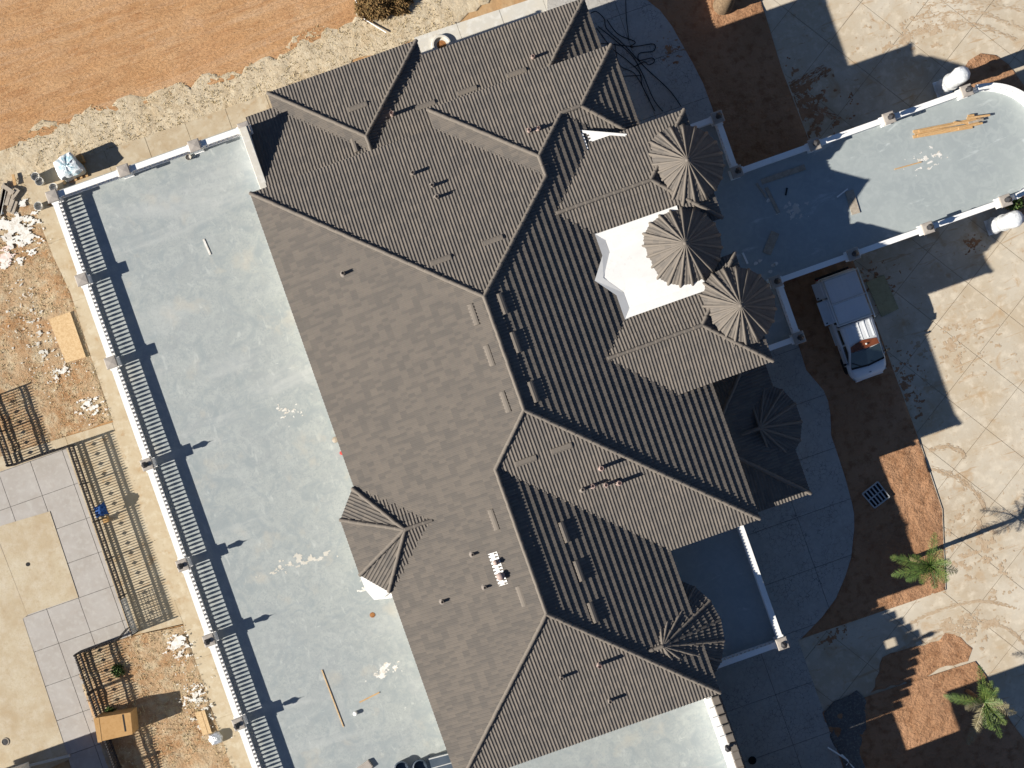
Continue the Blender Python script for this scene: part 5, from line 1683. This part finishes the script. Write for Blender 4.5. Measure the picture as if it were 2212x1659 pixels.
# foil bag
p = P(*r7(1400, 1462), .1)
mb = MB()
vs, fs = [], []
for j, (r, z) in enumerate(((.30, 0), (.36, .12), (.30, .24), (.12, .30))):
    for k in range(14):
        a = 2 * math.pi * k / 14
        q = r * (1.15 if k % 7 in (2, 5) else 1) * (1 + .22 * noise.noise(Vector((k * .9, j * 1.1, 2))))
        vs.append((p.x + q * math.cos(a), p.y + q * .85 * math.sin(a), p.z + z + .05 * noise.noise(Vector((k, j, 5)))))
fs = [(j * 14 + k, j * 14 + (k + 1) % 14, (j + 1) * 14 + (k + 1) % 14, (j + 1) * 14 + k) for j in range(3) for k in range(14)] + [tuple(range(42, 56))]
tag(mb.add(vs, fs).build('foil_bag', 'foil'), 'crumpled silver foil bag beside the terrace path', 'bag')
# crate by the bed
cr = thing('plastic_crate', 'grey slatted crate lying on the soil bed near the sunlit patch', 'crate')
w = [P(*p, .22) for p in (r6(1165, 1540), r6(1265, 1462), r6(1340, 1560), r6(1245, 1632))]
MB().prism([(q.x, q.y) for q in w], .08, .12).build('base', 'black', cr)
for i in range(4):
    a, b = w[i], w[(i + 1) % 4]
    MB().bar(a - Vector((0, 0, .14)), b - Vector((0, 0, .14)), .05, .18).build('side', 'greyplastic', cr)
for k in range(1, 5):
    a = w[0] + (w[1] - w[0]) * (k / 5); b = w[3] + (w[2] - w[3]) * (k / 5)
    MB().bar(a - Vector((0, 0, .06)), b - Vector((0, 0, .06)), .07, .04).build('slat', 'greyplastic', cr)
a = w[0] + (w[3] - w[0]) * .5; b = w[1] + (w[2] - w[1]) * .5
MB().bar(a - Vector((0, 0, .08)), b - Vector((0, 0, .08)), .06, .03).build('cross_bar', 'greyplastic', cr)
# manhole ring and small things along the pale path
mh = thing('drain_ring', 'round concrete drain ring on the pale path beside the low roof', 'drain', None, P(*r2(648, 292), .06))
MB().lathe([(.5, 0), (.5, .14), (.46, .17), (.38, .17), (.36, .14), (.36, .02)], 28).build('ring', 'apron_grey', mh)
MB().lathe([(.355, .015), (.001, .03)], 24).build('fill', 'rust', mh)
tag(MB().tube([P(*q, .12) for q in (r2(90, 0), r2(150, 125), r2(290, 210))], .03, 6).build('white_pole', 'white'), 'thin pale stick lying on the dry grass by the bush', 'stick')
tag(MB().tube([P(*q, .16) for q in (r9(940, 1525), r9(1060, 1600), r9(1110, 1660))], .04, 6).build('white_pipe', 'white'), 'white pipe lying over the gravel at the bottom edge', 'pipe')
tag(MB().tube([P(*q, .16) for q in (r9(1030, 1570), r9(1080, 1615), r9(1060, 1640))], .03, 6).build('white_pipe', 'white'), 'short bent white pipe beside the long pipe on the gravel', 'pipe')
tag(MB().lathe([(.2, .09), (.2, .13), (.13, .14), (.12, .10)], 18, Matrix.Translation(P(*r9(450, 1605), 0))).build('hose_coil', 'black'), 'small black coil lying on the stamped path near the bottom edge', 'coil')
tag(MB().lathe([(.10, .066), (.10, .08), (.001, .081)], 14, Matrix.Translation(P(*r7(183, 338), 0))).build('drain_hole', 'black'), 'round dark drain hole in the middle of the worn pad', 'drain')
dg = thing('floor_drain', 'round metal floor drain in the shaded pad corner', 'drain', None, P(*r7(35, 1488), .06))
MB().lathe([(.2, 0), (.2, .02), (.17, .03), (.15, .012)], 20).build('rim', 'oldwood', dg)
MB().lathe([(.15, .012), (.001, .016)], 20).build('grate', 'iron', dg)
# things on the terrace
lay_board('lath', 'long yellow lath lying on the lower terrace', 'lath', (695, 1447), (742, 1570), .05, .03, ZT + .004, 'osb')
lay_board('lath', 'short brown lath lying near the plaster spatter', 'lath', r8(118, 1232), r8(245, 1168), .06, .03, ZT + .004, 'wood')
lay_board('broken_lath', 'two broken pale laths lying on the upper terrace', 'lath', r1(1318, 1550), r1(1362, 1650), .09, .03, ZT + .004, 'plaster')
tag(MB().lathe([(.13, ZT), (.12, ZT + .02), (.02, ZT + .03)], 9, Matrix.Translation((*P(*r8(200, 667), ZT).xy, 0))).build('rust_lump', 'rust'), 'rusty round lump on the terrace near the bay roof', 'debris')
tag(MB().lathe([(.09, ZT), (.10, ZT + .16), (.07, ZT + .18)], 12, Matrix.Translation((*P(*r8(90, 1302), ZT).xy, 0))).build('white_cup', 'white'), 'small white cup standing on the lower terrace', 'cup')
tag(MB().lathe([(.08, ZT), (.09, ZT + .12), (.02, ZT + .14)], 10, Matrix.Translation((*P(*r8(-2, 1272) if False else r5(2, 1275), ZT).xy, 0))).build('red_cap', 'red'), 'small red object at the edge of the roof beside the terrace', 'debris')
tag(MB().lathe([(.15, ZT), (.13, ZT + .05), (.03, ZT + .08)], 9, Matrix.Translation((*P(724, 950, ZT).xy, 0))).build('tan_lump', 'oldwood'), 'tan lump of debris on the terrace at the roof edge', 'debris')
sl = [P(*q, ZT + .55) for q in (r8(565, 1600), r8(700, 1565), r8(735, 1680), r8(600, 1720))]
pn = thing('equipment_panel', 'dark blue equipment panel at the foot of the lower eave', 'panel')
MB().prism([(q.x, q.y) for q in sl], ZT + .01, ZT + .55).build('casing', 'panel', pn)
MB().bar(sl[0] + Vector((0, 0, .0)), sl[1] + Vector((0, 0, .0)), .05, .04).build('edge_trim', 'greyplastic', pn)
a = sl[0] * .5 + sl[3] * .5; b = sl[1] * .5 + sl[2] * .5
MB().bar(a, b, .04, .03).build('seam', 'greyplastic', pn)
for k, (q, lb) in enumerate(((r8(510, 1652), 'dark rounded tub beside the equipment panel at the bottom edge'), (r8(390, 1662), 'dark rounded tub farthest from the eave at the bottom edge'))):
    p = P(*q, ZT + .3)  # dark hollow rounds set at the bottom edge
    tag(MB().lathe([(.30, ZT + .01), (.34, ZT + .3), (.36, ZT + .32), (.30, ZT + .34), (.26, ZT + .1)], 16, Matrix.Translation((p.x, p.y, 0))).build('dark_round', 'panel'), lb, 'tub')
tag(MB().bevbox(-.32, .32, -.2, .2, ZT + .004, ZT + .15, .02, Matrix.Translation((*P(*r8(155, 1650), ZT).xy, 0)) @ Matrix.Rotation(.3, 4, 'Z')).build('pale_block', 'stone'), 'pale block at the bottom edge of the terrace', 'block')

# ------------------------------------------------------------------ vegetation on the verge
def bush(px, r, label, n, mat, seed, h=.8):
    c = P(*px, .0)
    t = thing('dry_bush', label, 'bush', None, c)
    rs = random.Random(seed)
    mb, st = MB(), MB()
    for i in range(n):
        a = rs.uniform(0, 2 * math.pi); rr = r * math.sqrt(rs.random()) * (1 + .35 * noise.noise(Vector((math.cos(a) * 2, math.sin(a) * 2, seed))))
        z = h * (1 - (rr / r) ** 2 * .8) * rs.uniform(.25, 1.0) + .05
        p = Vector((rr * math.cos(a), rr * math.sin(a), max(.05, z)))
        d = Vector((rs.uniform(-1, 1), rs.uniform(-1, 1), rs.uniform(-.3, .8))).normalized()
        e = d.orthogonal().normalized() * rs.uniform(.02, .05)
        L = rs.uniform(.08, .2)
        mb.add([p - e, p + e, p + d * L], [(0, 1, 2)])
    for i in range(18):
        a = rs.uniform(0, 2 * math.pi); rr = r * rs.uniform(.3, .9)
        st.tube([(0, 0, 0), (rr * .5 * math.cos(a), rr * .5 * math.sin(a), h * .55), (rr * math.cos(a), rr * math.sin(a), h * rs.uniform(.4, .9))], [.03, .02, .008], 5)
    mb.build('foliage', mat, t)
    st.build('stems', 'bush', t)
    return t
bush((815, 4), 1.0, 'large dry brown bush at the top edge beside the dirt road', 2600, 'bush', 5)
bush((862, 2), .7, 'smaller dry brown bush to the right of the large one', 1300, 'bush', 6, .5)
bush((788, 20), .5, 'low dry scrub at the left foot of the large bush', 700, 'bush', 8, .35)
bush(r7(765, 1025), .32, 'small green weed behind the court fence in the soil', 260, 'weed', 9, .35)
bush(r7(720, 1290), .26, 'small green weed beside the cardboard box', 200, 'weed', 10, .35)
bush((2190, 440), .4, 'small green weed in the island bed below the porch', 260, 'weed', 12, .3)
# tufts: countless blades on the verge and yards
def tufts(name, label, region, n, mat, z, seed, hmin=.06, hmax=.2, dens=None):
    rs = random.Random(seed)
    xs = [p[0] for p in region]; ys = [p[1] for p in region]
    def ins(x, y):
        c = False
        k = len(region)
        for i in range(k):
            x0, y0 = region[i]; x1, y1 = region[(i + 1) % k]
            if (y0 > y) != (y1 > y) and x < (x1 - x0) * (y - y0) / (y1 - y0) + x0:
                c = not c
        return c
    mb = MB()
    cnt = 0
    tries = 0
    while cnt < n and tries < n * 8:
        tries += 1
        x, y = rs.uniform(min(xs), max(xs)), rs.uniform(min(ys), max(ys))
        if noise.noise(Vector((x * .35, y * .35, seed))) < -.35 or not ins(x, y):
            continue
        cnt += 1
        for b in range(rs.randint(3, 6)):
            a = rs.uniform(0, 2 * math.pi)
            h = rs.uniform(hmin, hmax)
            d = Vector((math.cos(a), math.sin(a), 0))
            p0 = Vector((x, y, z)) + d * rs.uniform(0, .05)
            e = Vector((-d.y, d.x, 0)) * rs.uniform(.008, .022)
            mb.add([p0 - e, p0 + e, p0 + d * h * rs.uniform(.5, 1.3) + Vector((0, 0, h))], [(0, 1, 2)])
    o = stuff(mb.build(name, mat))
    o['label'] = label; o['category'] = 'grass'
tufts('dry_grass', 'dry straw grass covering the verge beside the dirt road', verge_out, 2200, 'tuft', .02, 2, .02, .07)
tufts('dry_weeds', 'dry weeds and stubble over the rough yard', yard, 2200, 'tuft', .04, 3, .02, .08)
tufts('dry_weeds', 'dry weeds and stubble over the lower soil yard', bed, 1500, 'tuft', .06, 4, .02, .08)

# unseen box added past the left edge; its corner shades the worn pad
ob = thing('shadow_caster', 'unseen flat-topped box added beyond the left edge of the court to shade the pad', 'shadow_caster')
MB().box(-34, -28.6, -20.5, -9.6, 0, 2.6).build('wall', 'stucco', ob)
MB().box(-34.2, -28.4, -20.7, -9.4, 2.6, 2.75).build('caster_top', 'apron_grey', ob)
